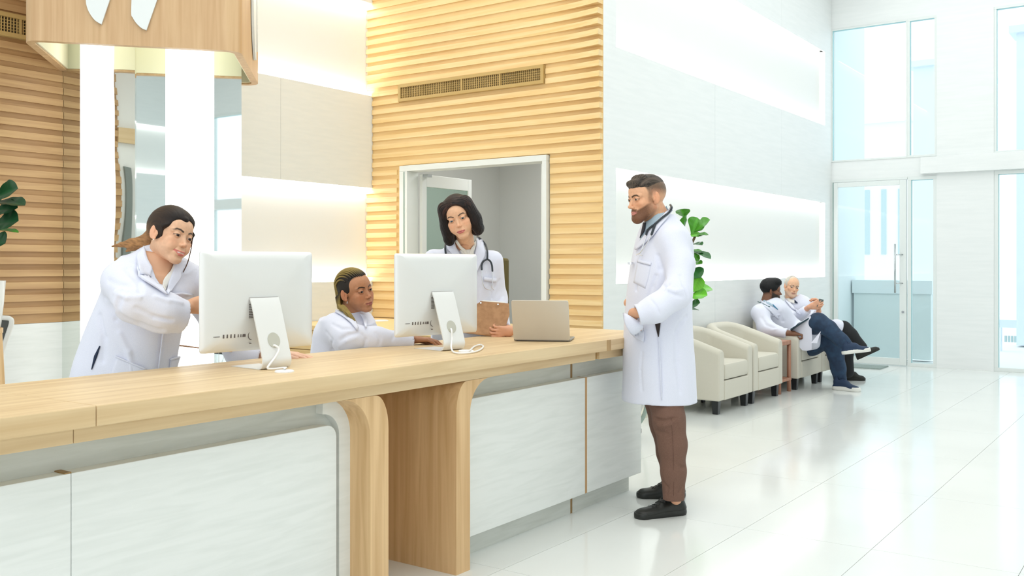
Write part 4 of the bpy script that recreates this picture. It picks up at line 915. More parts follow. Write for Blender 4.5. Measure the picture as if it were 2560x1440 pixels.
def trousers_simple(rt, hip, feet, mat, shoe, r=.085):
    for f in feet:
        S = SDF(); kn = (np.array(hip)+np.array(f))/2+np.array([0.03, 0, 0]); chain(S, [hip, kn, np.array(f)+Uv*.1], [r*1.15, r*.8, r*.62]); V, Fq = S.mesh(.012); addmesh('trouser_leg', V, Fq, mat, rt)
        S = SDF(); S.add(cap(np.array(f)+Uv*.045, np.array(f)+Uv*.035+np.array([.14, 0, 0]), .045, .038)); S.add(cap(np.array(f)+Uv*.05, np.array(f)+Uv*.10, .045, .042)); V, Fq = S.mesh(.01); V[:, 2] = np.maximum(V[:, 2], .0); addmesh('shoe', V, Fq, shoe, rt)
# ================================================================ PEOPLE
NAVY = M('navy_cloth', lin('#1c2a44'), .8); BLK = M('black_leather', lin('#20221f'), .42); BLKC = M('black_cloth', lin('#15171a'), .8); SHIRT = M('ivory_shirt', lin('#f1eee6'), .7); BLUESH = M('blue_shirt', lin('#a9bfcd'), .7)
STEEL2 = M('bright_steel', (.75, .76, .78), .22, 1.0); RUB = M('rubber_dark', lin('#2b343b'), .4); PEARL = M('pearl', (.85, .82, .75), .15)
def person(u, Z, label):
    p = PD(u, 661, Z); p[2] = 0; return root('person', tuple(p), label, 'person')
def skinmesh(S, h, col): V, Fq = S.mesh(h); C = np.tile(np.array(lin(col)), (len(V), 1))*(0.95+.1*vnoise(V*60)[:, None]); return V, Fq, C
def px(n, Z): return n*Z/FP
def clothdisp(amp=.003, sc=(9, 9, 3), seed=1):
    def f(P): return ((vnoise(P*np.array(sc)+vnoise(P*4, 9)[:, None]*1.2, seed)-.5)*2*amp+(vnoise(P*np.array(sc)*2.3, seed+1)-.5)*amp*.7).astype(f32)
    return f
# ---------------------------------------------------------------- woman leaning at the left
def woman_left():
    rt = person(320, 4.0, 'smiling woman with tied-back dark hair in a white coat leaning towards the nearer computer')
    Z = 3.98; J = PD; base = SDF()
    W_ = _n(Rv*.97-Fv*.22)
    base.add(loft([(J(306, 1010, 4.05), .235, .17), (J(312, 940, 4.03), .215, .165), (J(326, 870, 4.02), .195, .155), (J(345, 800, 4.0), .178, .148), (J(366, 735, 3.98), .168, .14), (J(382, 690, 3.96), .150, .128), (J(388, 668, 3.96), .105, .105)], W_, Fv)); tor = copyS(base)
    base.add(cap(J(308, 700, 3.90), J(380, 668, 3.96), .070, .085), .06); base.add(cap(J(470, 700, 4.06), J(400, 668, 3.98), .075, .085), .05)
    sl = [J(306, 706, 3.86), J(340, 752, 3.74), J(400, 778, 3.78), J(462, 793, 3.84)]; sleeve(base, sl, [.078, .082, .077, .068], .04, 0)
    S = copyS(base); Zr = (3.3, 4.5)
    creases(S, base, [([(292, 775), (300, 740), (330, 705)], .010, -1), ([(318, 672), (345, 700), (352, 730)], .009, -1), ([(300, 790), (350, 812), (400, 828)], .012, -1), ([(270, 700), (300, 712), (335, 716)], .008, -1), ([(285, 730), (320, 745), (350, 742)], .008, 1), ([(390, 742), (420, 752), (455, 757)], .006, 1), ([(250, 790), (262, 850), (255, 900)], .010, -1), ([(405, 835), (403, 880), (396, 920)], .007, -1), ([(340, 770), (380, 790), (430, 800)], .007, -1), ([(300, 835), (320, 870), (330, 930)], .009, 1), ([(262, 745), (280, 770), (290, 800)], .008, -1)], Zr)
    a = np.array(sl[-1]); dv = _n(np.array(sl[-2])-a); S.sub(cap(a-dv*.06, a+dv*.06, .056, .050), .004); S.sub(cap(a-dv*.075, a-dv*.06, .09), .003)
    S.disp = clothdisp(.0035, (10, 10, 4), 2); V, Fq = S.mesh(.0048); addmesh('coat', V, Fq, COAT, rt)
    # left arm to the counter behind the computer
    S2 = SDF(); la = [J(478, 705, 4.06), J(545, 800, 4.22), J(600, 885, 4.27), J(655, 893, 4.26)]; sleeve(S2, la, [.075, .07, .058, .05], .03, .04); S2.disp = clothdisp(.003); V, Fq = S2.mesh(.007); addmesh('sleeve', V, Fq, COAT, rt)
    hd = Head(J(424, 588, 3.93), 40, -6, -15, 1.0, skin='#e6b896', lips='#d0796c', brow='#4b382c', iris='#3a2416', smile=1.0, jaw=.88, neck=J(395, 672, 4.0), gaze=(8, -8), browt=.32)
    skin = hd.mesh();     fr = SDF(); chain(fr, [J(440, 783, 3.80), J(470, 768, 3.86)], [.032, .027]); hand(fr, J(474, 766, 3.87), Rv*.95+Fv*.3, Fv, (.25, .25, .3, .35), sc=.95); ha = skinmesh(fr, .0028, '#e6b08a')
    fl = SDF(); wr = J(690, 884, 4.23); chain(fl, [J(650, 890, 4.26), wr], [.028, .026]); hand(fl, wr, _n(Rv*.86-Fv*.12-Uv*.05), -Uv*1., (.16, .12, .12, .14), .10, 1.05, -1, (.75, .55, .1)); hb = skinmesh(fl, .0025, '#ecbfa4')
    core = SDF(); chain(core, [J(320, 900, 4.02), J(360, 760, 3.99), J(395, 672, 4.0)], [.12, .11, .05]); co = skinmesh(core, .012, '#e6b896')
    V, Fq, C = mcombine([skin, ha, hb, co]); addmesh('body', V, Fq, SKIN, rt, C); hd.eyes(rt)
    MB().tube([J(719+7*math.cos(t)*.4, 886.5+4.2*math.sin(t), 4.235+.004*math.cos(t)) for t in np.linspace(0, 2*math.pi, 17)[:-1]], .0022, 6, closed=True).build('ring', STEEL2, rt, smooth=True)
    # hair
    Hs = SDF(); Hs.add(ell((0, -1.3, 3.5), (8.1, 10.1, 9.0))); Hs.add(ell((0, 3.2, 6.3), (6.6, 5.0, 4.2)), 1.5)
    Hs.sub(ell((0.6, 11.2, -1.0), (10.2, 9.7, 8.5)), .5)
    for g in (-1, 1): Hs.sub(ell((g*9.0, .2, -2.3), (2.2, 2.3, 4.0)), .4); Hs.sub(ell((g*8.5, 3.5, -7), (5, 5.6, 6.2)), .5)
    Hs.add(cap((1.2, 7.6, 6.6), (7.3, 3.8, 2.2), .9, 1.0), 1.2); Hs.add(cap((1.2, 7.8, 6.6), (-5.9, 6.3, 2.4), .8, .8), 1.0); Hs.add(cap((-6.2, 6.0, 2.5), (-6.9, 5.6, -1), .6, .35), .6)
    Hs.add(cap((0, -8.3, -1.0), (1.6, -10.8, -4.8), 3.6, 2.6), 2); Hs.add(cap((1.6, -10.8, -4.8), (5.2, -14.2, -6.6), 2.6, 2.0), 1.5); Hs.add(cap((5.2, -14.2, -6.6), (7.6, -17.2, -7.9), 1.9, .9), 1.0); Hs.add(cap((7.6, -17.2, -7.9), (9.4, -20, -9.4), .9, .35), .6); Hs.add(cap((3, -12, -6.3), (6.0, -15.0, -10), 1.6, .4), .8)
    Hs.disp = lambda P: ((streak(hflow(P), (1, .3, 1))-.5)*.18).astype(f32); V, Fq = Hs.mesh(.19)
    n = streak(hflow(V, 3, .8, 2.5), (1, .3, 1), 5); dk = np.array(lin('#1e1613')); lt = np.array(lin('#c8925c')); tt = np.clip((-V[:, 1]-1)/9, 0, 1)*np.clip((3.5-V[:, 2])/6, 0, 1); w = (np.clip(tt*1.2, 0, 1)*(.55+.6*(streak(V, (1.2, .25, 2.5), 6)-.5)) + .10*n*np.clip((-V[:, 1]+6)/8, 0, 1))[:, None]; C = dk*(1-w)+lt*w
    addmesh('hair', hd.wor(V), Fq, HAIR, rt, C)
    MB().tube(smooth_pts([hd.wor(np.array(p)) for p in [(-6.6, 6.0, 1), (-7.0, 6.4, -3.5), (-6.5, 7.2, -9), (-6.0, 6.8, -13.5)]], 8), [.0022]*24+[.0012], 6).build('hair_strand', M('hair_dk', lin('#5a4030'), .5), rt)
    e = hd.wor((7.55, .75, -4.0)); MB().lathe(tuple(e), [(.001, -.0032), (.0032, 0), (.001, .0032)], 8).build('earring', PEARL, rt)
    # neckline: bare chest patch, shirt, collar and lapels
    neckS = copyS(base); neckS.add(cap(J(395, 672, 4.0), J(415, 630, 3.97), .052, .05), .02); SK = M('skin_w1', lin('#deab88'), .5)
    patch('chest', neckS, [[(350, 625), (362, 660), (386, 698), (402, 717)], [(436, 640), (430, 670), (417, 698), (405, 717)]], .004, .004, SK, rt, Zr)
    patch('shirt_collar', neckS, [[(404, 716), (408, 698), (424, 680), (434, 658)], [(412, 730), (418, 712), (428, 690), (440, 662)]], .011, .004, SHIRT, rt, Zr, 10, 4); patch('shirt_collar', neckS, [[(360, 655), (375, 682), (392, 704), (404, 718)], [(366, 660), (376, 690), (392, 714), (408, 728)]], .009, .004, SHIRT, rt, Zr, 10, 4)
    patch('lapel', neckS, [[(364, 622), (370, 650), (388, 695), (412, 734)], [(350, 632), (352, 665), (372, 702), (415, 737)], [(343, 640), (341, 672), (345, 695), (417, 740)]], .014, .007, COAT, rt, Zr, 14, 8)
    patch('lapel', neckS, [[(438, 655), (430, 680), (420, 705), (414, 735)], [(452, 655), (445, 690), (430, 715), (417, 737)], [(463, 658), (450, 684), (448, 695), (418, 739)]], .016, .007, COAT, rt, Zr, 14, 8)
    patch('collar', neckS, [[(364, 621), (368, 645), (380, 672)], [(343, 641), (343, 668), (348, 692), (374, 697)]], .021, .006, COAT, rt, Zr, 10, 6)
    patch('pocket', base, [[(291, 889), (330, 906), (366, 921)], [(290, 893), (329, 910), (364, 925)]], .010, .007, COAT, rt, Zr, 12, 3); patch('pocket', base, [[(292, 892), (283, 915), (276, 940)], [(366, 925), (364, 935), (362, 945)]], .006, .005, COAT, rt, Zr, 8, 12)
    patch('pocket', base, [[(424, 896), (446, 890)], [(424, 901), (446, 895)]], .010, .007, COAT, rt, Zr, 6, 3); patch('pocket', base, [[(425, 900), (447, 895)], [(422, 925), (440, 922)]], .006, .005, COAT, rt, Zr, 6, 6)
    patch('chest_pocket', tor, [[(428, 733), (450, 731), (478, 735)], [(428, 738), (450, 736), (478, 740)]], .012, .008, COAT, rt, Zr, 8, 3)
    patch('coat_slit', base, [[(249, 865), (236, 890), (229, 923)], [(251, 866), (243, 892), (230, 924)]], .004, .004, NAVY, rt, Zr, 10, 3)
    patch('front_edge', tor, [[(417, 742), (404, 840), (394, 922)], [(420, 742), (407, 840), (397, 922)]], .010, .008, COAT, rt, Zr, 14, 3)
    trousers_simple(rt, J(306, 1010, 4.1), [np.array([PD(300, 661, 4.15)[0], PD(300, 661, 4.15)[1], 0]), np.array([PD(360, 661, 4.3)[0], PD(360, 661, 4.3)[1], 0])], NAVY, BLK)
woman_left()
def shoe(rt, heel, toe, mat, sole, lace=True, w=.047, hgt=.062, solemat=None):
    heel = np.array(heel, float); toe = np.array(toe, float); d = toe-heel; L = np.linalg.norm(d); d /= L; up = _n(Uv-d*d[2]) if abs(d[2]) < .99 else Rv; s = np.cross(d, up)
    def Q(a, b, c): return heel+d*a*L+s*b+up*c
    rt2 = rt
    S = SDF(); S.add(cap(Q(.13, 0, .035), Q(.82, 0, .024), w*.86, w*.93, (up, .58)), .02); S.add(cap(Q(.16, 0, hgt*.9), Q(.46, 0, hgt*.80), w*.82, w*.74), .02); S.add(cap(Q(.46, 0, hgt*.8), Q(.76, 0, hgt*.40), w*.74, w*.76, (up, .55)), .02); S.add(cap(Q(.17, 0, hgt), Q(.19, 0, hgt*1.55), w*.78, w*.72), .015)
    S.sub(cap(Q(.21, 0, hgt*1.25), Q(.20, 0, hgt*2.3), w*.60, w*.6), .006); base = cut
    lo = Q(0, 0, .012); fn = S.ops; V, Fq = S.mesh(.004 if lace else .008); m = (V-heel)@up; V = V+np.outer(np.maximum(.016-m, 0), up); o = addmesh('shoe', V, Fq, mat, rt2)
    T = SDF(); T.add(cap(Q(.14, 0, .016), Q(.83, 0, .016), w*.95, w*1.03), .004); V, Fq = T.mesh(.004 if lace else .008); m = (V-heel)@up; V = V+np.outer(np.clip(m, 0.0005, sole)-m, up); addmesh('shoe_sole', V, Fq, solemat or mat, o if False else rt2)
    if lace:
        k = MB()
        def tp(a, b): c = np.linspace(.16, .02, 60); P = np.array([Q(a, b, x) for x in c]); S.mar = .05; w_ = np.where(S.ev(P) < 0)[0]; return P[w_[0] if len(w_) else -1]+up*.0022
        for i in range(5):
            a = .36+i*.07
            for g in (-1, 1): k.tube(smooth_pts([tp(a, -.022*g), tp(a+.02, 0), tp(a+.05, .022*g)], 4), .0026, 6)
        e = tp(.36, 0)
        for g in (-1, 1): k.tube(smooth_pts([e, e+s*.022*g+up*.016-d*.006, e+s*.036*g+up*.004+d*.012, e+d*.008+up*.002], 5), .0024, 6); k.tube(smooth_pts([e, e+s*.02*g+up*.004+d*.02, e+s*.034*g-up*.012+d*.035], 5), .0022, 6)
        o = k.build('laces', mat, rt2, smooth=True); o['kind'] = 'stuff'
# ---------------------------------------------------------------- crouching woman with braids
def woman_braids():
    rt = person(885, 5.0, 'woman with gold-brown braids in a white coat, low behind the counter'); J = PD; Zr = (4.3, 5.6); base = SDF()
    base.add(loft([(J(860, 1010, 5.05), .20, .16), (J(862, 930, 5.03), .19, .155), (J(864, 870, 5.0), .175, .15), (J(866, 825, 4.98), .165, .14), (J(868, 800, 4.97), .135, .125)], _n(Rv*.8+Fv*.5), Fv)); tor = copyS(base)
    sl = [J(842, 818, 4.87), J(872, 848, 4.74), J(935, 848, 4.78), J(1030, 856, 4.86)]; sleeve(base, sl, [.076, .074, .056, .046], .045, 0); base.add(cap(J(905, 815, 5.12), J(880, 795, 5.0), .07, .08), .04)
    S = copyS(base); creases(S, base, [([(850, 850), (868, 838), (895, 832)], .007, -1), ([(845, 868), (870, 850), (890, 845)], .006, 1), ([(905, 835), (915, 850), (912, 864)], .007, -1), ([(940, 832), (950, 845), (948, 862)], .006, -1), ([(830, 810), (850, 822), (880, 822)], .006, -1), ([(815, 830), (830, 850), (830, 875)], .007, -1), ([(985, 838), (980, 850)], .005, -1)], Zr)
    a = np.array(sl[-1]); dv = _n(np.array(sl[-2])-a); S.sub(cap(a-dv*.05, a+dv*.05, .038, .034), .004); S.disp = clothdisp(.003, (10, 10, 6), 5); V, Fq = S.mesh(.006); addmesh('coat', V, Fq, COAT, rt)
    hd = Head(J(887, 728, 4.95), 43, 3, 11, .985, skin='#bd8560', lips='#a45a50', brow='#2a1a12', iris='#24140c', nose=1.1, lipf=1.3, jaw=.9, neck=J(872, 800, 4.99), gaze=(18, 6), browt=.30, scalp=(np.array(lin('#2a211a')), lambda P: np.clip((P[:, 2]-7.4+np.clip(6.5-P[:, 1], 0, 9)*.55)/1.2, 0, 1)*.9*(np.abs(P[:, 0]) < 7.6)))
    fr = SDF(); chain(fr, [J(995, 852, 4.84), J(1028, 850, 4.87)], [.026, .023]); hand(fr, J(1031, 849, 4.875), Rv, -Uv, (.3, .3, .3, .3), sc=.9); core = SDF(); chain(core, [J(868, 900, 5.0), J(870, 840, 4.98), J(872, 800, 4.99)], [.1, .09, .05]); chain(core, [J(870, 840, 4.98), J(880, 848, 4.78), J(990, 852, 4.84)], [.05, .04, .02])
    V, Fq, C = mcombine([hd.mesh(), skinmesh(fr, .0028, '#b07a58'), skinmesh(core, .012, '#b9805a')]); addmesh('body', V, Fq, SKIN, rt, C); hd.eyes(rt)
    # hair: scalp cap + cornrows + hanging braids
    Hs = SDF(); Hs.add(ell((0, -1.35, 3.3), (7.75, 9.75, 8.65))); Hs.sub(ell((0, 11.4, -1.4), (10.6, 10.9, 9.0)), .5)
    for g in (-1, 1): Hs.sub(ell((g*9, .2, -1.9), (2.3, 2.2, 3.6)), .4); Hs.sub(ell((g*8.5, 4.5, -5.2), (5, 6.0, 6.6)), .5)
    V, Fq = Hs.mesh(.2); C = np.tile(np.array(lin('#241c15')), (len(V), 1)); hair = addmesh('hair', hd.wor(V), Fq, HAIR, rt, C)
    gold = np.array(lin('#a88f4a')); dk = np.array(lin('#2c2113'))
    def braid(pts, r, gf=1.):
        P = smooth_pts(pts, 10); n = len(P); s = np.concatenate([[0], np.cumsum([np.linalg.norm(P[i+1]-P[i]) for i in range(n-1)])]); m = int(s[-1]/.11); t = np.linspace(0, s[-1], m); Q = np.stack([np.interp(t, s, [p[i] for p in P]) for i in range(3)], 1)
        Vv = []; Fc = []; Cc = []; seg = 8
        for i in range(m):
            tt = _n(Q[min(i+1, m-1)]-Q[max(i-1, 0)]); a = _n(np.cross(tt, [1, .2, .1])); b = np.cross(tt, a)
            for k in range(seg):
                w = 2*math.pi*k/seg; ph = t[i]/.62*2*math.pi; bump = abs(math.sin(ph/2+w)); rr = r*(.78+.34*bump)*min(1, .5+(t[i]/.8))
                Vv.append(Q[i]+rr*(math.cos(w)*a+math.sin(w)*b)); g = min(1, max(0, (t[i]-1.0)/4.5))*gf; mixv = g*(.35+.65*(bump > .55)); Cc.append(dk*(1-mixv)+gold*mixv)
        for i in range(m-1):
            for k in range(seg): k2 = (k+1) % seg; Fc.append((i*seg+k, i*seg+k2, (i+1)*seg+k2, (i+1)*seg+k))
        o = addmesh('braid', hd.wor(np.array(Vv)), np.array(Fc), BEADM, rt, np.array(Cc))
    def onh(x, phi, e=.25):   # point on the scalp ellipsoid for side x and angle phi from the front
        kx = math.sqrt(max(0, 1-(x/7.9)**2)); return (x, -1.35+(9.75+e)*kx*math.cos(phi), 3.3+(8.65+e)*kx*math.sin(phi))
    for i, x in enumerate(np.linspace(-6.6, 7.2, 15)):
        p0 = .50+.035*abs(x); pts = [onh(x*.97, p0+(2.85-p0)*k/7) for k in range(8)]
        g = 1 if x > 0 else -1; e0 = pts[-1]; off = (i-7)*.22
        dd = (i-7)*.6; drop = [(e0[0]*.75+1.2, e0[1]-.2, e0[2]-4.0), (4.2+off, -8.6, -6.0-.1*i)]+[tuple(hd.loc(J(u+dd*w_, v-abs(dd)*.3, z_-.004*(i % 3)))) for (u, v, z_, w_) in ((853, 765, 4.86, 1.3), (868, 783, 4.82, 1.5), (884, 806, 4.80, 1.2), (896, 832, 4.79, .7))]
        braid(pts+drop, .43)
    for i in range(5):
        a = [(7.6, -2.4-.9*i, 2.2-.9*i), (7.9-.1*i, -3.5-.8*i, -1.5), (7.8, -4.2-.5*i, -5), (8.3+.1*i, -2.6-.3*i, -8.0)]+[tuple(hd.loc(J(u-i*1.6, v, z_))) for (u, v, z_) in ((872, 780, 4.80), (888, 804, 4.785), (901, 834, 4.78))]; braid(a, .40)
    e = hd.wor((7.5, .9, -4.1)); MB().tube([e+hd.A@np.array([0, .004*math.cos(t), .005*math.sin(t)-.003]) for t in np.linspace(0, 2*math.pi, 11)[:-1]], .0012, 5, closed=True).build('earring', STEEL2, rt)
    nk = copyS(base); nk.add(cap(J(872, 800, 4.99), J(890, 765, 4.95), .05, .048), .02)
    patch('collar', nk, [[(898, 783), (905, 800), (912, 822)], [(904, 782), (917, 803), (916, 823)]], .016, .007, COAT, rt, Zr, 8, 5); patch('collar', nk, [[(843, 775), (860, 782), (884, 800), (896, 822)], [(838, 782), (856, 792), (876, 808), (892, 828)]], .012, .006, COAT, rt, Zr, 10, 5)
    trousers_simple(rt, J(860, 990, 5.05), [np.array([PD(860, 661, 5.35)[0], PD(860, 661, 5.35)[1], 0]), np.array([PD(900, 661, 5.5)[0], PD(900, 661, 5.5)[1], 0])], NAVY, BLK)
# ---------------------------------------------------------------- dark-haired woman with clipboard
def woman_clipboard():
    rt = person(1160, 5.62, 'dark-haired woman in a white coat standing behind the counter, looking down at a brown clipboard'); J = PD; Zr = (5.0, 6.2); base = SDF()
    base.add(loft([(J(1160, 1000, 5.66), .22, .15), (J(1160, 900, 5.66), .205, .14), (J(1160, 820, 5.64), .19, .135), (J(1160, 740, 5.62), .185, .135), (J(1160, 680, 5.6), .19, .13), (J(1159, 645, 5.6), .185, .11), (J(1158, 624, 5.58), .125, .09), (J(1158, 610, 5.57), .07, .075)], _n(Rv), Fv)); tor = copyS(base)
    sl = [J(1232, 652, 5.62), J(1244, 745, 5.66), J(1258, 820, 5.50), J(1272, 833, 5.44)]; sleeve(base, sl[:3], [.060, .050, .042], .04, 0); sleeve(base, [J(1085, 648, 5.6), J(1075, 745, 5.64), J(1100, 840, 5.45)], [.060, .052, .045], .04, 0)
    S = copyS(base); creases(S, base, [([(1222, 660), (1226, 700), (1230, 745)], .008, -1), ([(1250, 700), (1240, 715), (1232, 735)], .006, -1), ([(1195, 690), (1199, 720), (1197, 750)], .006, -1), ([(1256, 740), (1246, 750), (1240, 762)], .005, -1), ([(1080, 630), (1090, 640)], .005, -1)], Zr)
    S.disp = clothdisp(.003, (9, 9, 4), 7); V, Fq = S.mesh(.0065); addmesh('coat', V, Fq, COAT, rt)
    hd = Head(J(1148, 541, 5.38), -8, -14, 17, 1.03, skin='#eab893', lips='#c9706a', brow='#4a372c', iris='#5a6468', neck=J(1163, 625, 5.56), gaze=(-3, -14), browt=.28, lipf=1.0, bag=1, jaw=.9)
    fr = SDF(); wr = J(1281, 826, 5.40); chain(fr, [J(1262, 822, 5.5), wr], [.026, .024]); hand(fr, wr, _n(-Rv-Uv*.10-Fv*.05), _n(Fv*.8+Uv*.2), (.50, .52, .55, .6), .03, .86, 1, (.6, .6, .9)); core = SDF(); chain(core, [J(1160, 900, 5.64), J(1160, 700, 5.6), J(1163, 625, 5.56)], [.1, .09, .045]); chain(core, [J(1160, 690, 5.6), J(1232, 652, 5.62), J(1244, 745, 5.66), J(1260, 822, 5.5)], [.06, .04, .035, .025])
    V, Fq, C = mcombine([hd.mesh(), skinmesh(fr, .0028, '#e3a988'), skinmesh(core, .012, '#e3b08a')]); addmesh('body', V, Fq, SKIN, rt, C); hd.eyes(rt)
    Hs = SDF(); Hs.add(ell((0, -1.3, 3.5), (8.0, 10.0, 8.9))); Hs.add(ell((-.6, 3.6, 6.4), (6.3, 4.3, 3.6)), 2.5)
    for g in (-1, 1):
        Hs.add(cap((g*6.2, 2.0, 5.0), (g*7.6, 1.0, -3.5), 3.0, 3.2, ((g, 0, 0), .7)), 4); Hs.add(cap((g*7.6, 1.0, -3.5), (g*(7.9+1.3*(g > 0)), 1.4, -10.0 if g > 0 else -8.8), 3.2, 2.9, ((g, 0, 0), .75)), 2.5)
        Hs.add(cap((g*5, -7, -2), (g*6, -6, -10), 4.2, 3.6), 2); Hs.add(cap((g*1.0, 6.9, 7.2), (g*6.4, 4.6, 3.4), .7, .9), 1.6); Hs.add(cap((g*6.4, 4.6, 3.4), (g*7.3, 3.0, -6), 1.0, 1.7), 2.5)
    Hs.sub(ell((-.3, 11.0, -.8), (6.7, 8.9, 8.9)), .6); Hs.sub(ell((0, 6, -13), (6.3, 8.0, 8.0)), .8)
    Hs.disp = lambda P: ((streak(bobflow(P), (1, 1, 1))-.5)*.24).astype(f32); V, Fq = Hs.mesh(.2)
    n = streak(bobflow(V), (1.2, 1, 1), 4); w = (np.clip((n-.45)/.4, 0, 1)*np.clip((V[:, 2]-1)/8+.25, .15, 1))[:, None]; C = np.array(lin('#150e0c'))*(1-w)+np.array(lin('#4a2f26'))*w; addmesh('hair', hd.wor(V), Fq, HAIR, rt, C)
    e = hd.wor((-7.5, .8, -3.9)); MB().lathe(tuple(e), [(.001, -.0035), (.0035, 0), (.001, .0035)], 8).build('earring', PEARL, rt)
    nk = copyS(base); nk.add(cap(J(1163, 625, 5.56), J(1155, 590, 5.45), .05, .047), .02); SK = M('skin_w3', lin('#e0a985'), .5)
    patch('chest', nk, [[(1148, 614), (1154, 621), (1162, 631), (1170, 642)], [(1186, 612), (1183, 620), (1178, 630), (1171, 642)]], .001, .004, SK, rt, Zr)
    patch('shirt_collar', nk, [[(1139, 601), (1150, 618), (1158, 628), (1165, 640)], [(1143, 598), (1155, 616), (1164, 622), (1168, 632)]], .010, .004, SHIRT, rt, Zr, 8, 4); patch('shirt_collar', nk, [[(1187, 596), (1183, 612), (1176, 620), (1172, 634)], [(1191, 600), (1188, 618), (1182, 634), (1175, 645)]], .010, .004, SHIRT, rt, Zr, 8, 4); patch('shirt', nk, [[(1150, 625), (1160, 645), (1168, 690)], [(1186, 622), (1184, 650), (1178, 690)]], .006, .004, SHIRT, rt, Zr, 8, 5)
    patch('lapel', nk, [[(1138, 600), (1143, 618), (1155, 645), (1168, 700)], [(1126, 603), (1124, 622), (1138, 650), (1165, 700)], [(1120, 606), (1118, 628), (1149, 632), (1158, 690)]], .014, .006, COAT, rt, Zr, 14, 8); patch('lapel', nk, [[(1190, 598), (1189, 620), (1184, 650), (1174, 700)], [(1197, 600), (1200, 620), (1198, 645), (1178, 700)], [(1203, 603), (1214, 638), (1204, 655), (1181, 702)]], .014, .006, COAT, rt, Zr, 14, 8)
    patch('chest_pocket', base, [[(1209, 692), (1224, 694), (1240, 696)], [(1208, 702), (1223, 704), (1239, 707)]], .009, .006, COAT, rt, Zr, 8, 3)
    sr = root('stethoscope', tuple(J(1200, 650, 5.4)), 'dark stethoscope around the neck of the dark-haired woman', 'stethoscope')
    line_on('tube', nk, [(1190, 598), (1197, 604), (1208, 618), (1213, 634), (1214, 651)], Zr, .0058, .020, RUB, sr); line_on('tube', nk, [(1119, 608), (1118, 622), (1118, 640)], Zr, .0058, .018, RUB, sr)
    line_on('spring_arm', nk, [(1214, 650), (1206, 655), (1202, 664), (1202, 676)], Zr, .0055, .018, RUB, sr); line_on('spring_arm', nk, [(1214, 650), (1221, 655), (1225, 665), (1226, 679)], Zr, .0055, .018, RUB, sr)
    line_on('ear_tube', nk, [(1202, 674), (1203, 700), (1207, 715), (1213, 722), (1222, 724)], Zr, .0024, .018, STEEL2, sr); line_on('ear_tube', nk, [(1226, 678), (1226, 700), (1224, 716), (1229, 724)], Zr, .0024, .018, STEEL2, sr)
    trousers_simple(rt, J(1160, 1000, 5.7), [np.array([PD(1130, 661, 5.75)[0], PD(1130, 661, 5.75)[1], 0]), np.array([PD(1190, 661, 5.85)[0], PD(1190, 661, 5.85)[1], 0])], BLKC, BLK)
    cl = root('clipboard', tuple(J(1215, 800, 5.42)), 'brown hardboard clipboard held by the dark-haired woman', 'clipboard')
    c4 = [J(1150, 752, 5.50), J(1193, 752, 5.50), J(1272, 758.5, 5.50), J(1274, 786, 5.47), J(1257, 838, 5.42), J(1235, 841, 5.42), J(1160, 832, 5.42), J(1150, 831, 5.42)]; nn = _n(np.cross(c4[2]-c4[0], c4[7]-c4[0])); n = len(c4); V = [p for p in c4]+[p+nn*.004*(1 if nn@Fv > 0 else -1) for p in c4]
    MB().add(V, [tuple(range(n))[::-1], tuple(range(n, 2*n))]+[(i, (i+1) % n, n+(i+1) % n, n+i) for i in range(n)]).build('board', noisy('hardboard', lin('#a5784e'), lin('#b98b60'), (1, 1, 1), 30, .6), cl)
    b = nn*(1 if nn@Fv > 0 else -1); MB().tube([J(1195, 751, 5.5)+b*.008, J(1262, 756, 5.5)+b*.008], .006, 8).build('paper_edge', SHIRT, cl)
    for (u, v) in ((1202, 757.5), (1245, 761)): p = J(u, v, 5.495); MB().tube([p-b*.002, p+b*.001], .0045, 10).build('rivet', STEEL, cl)
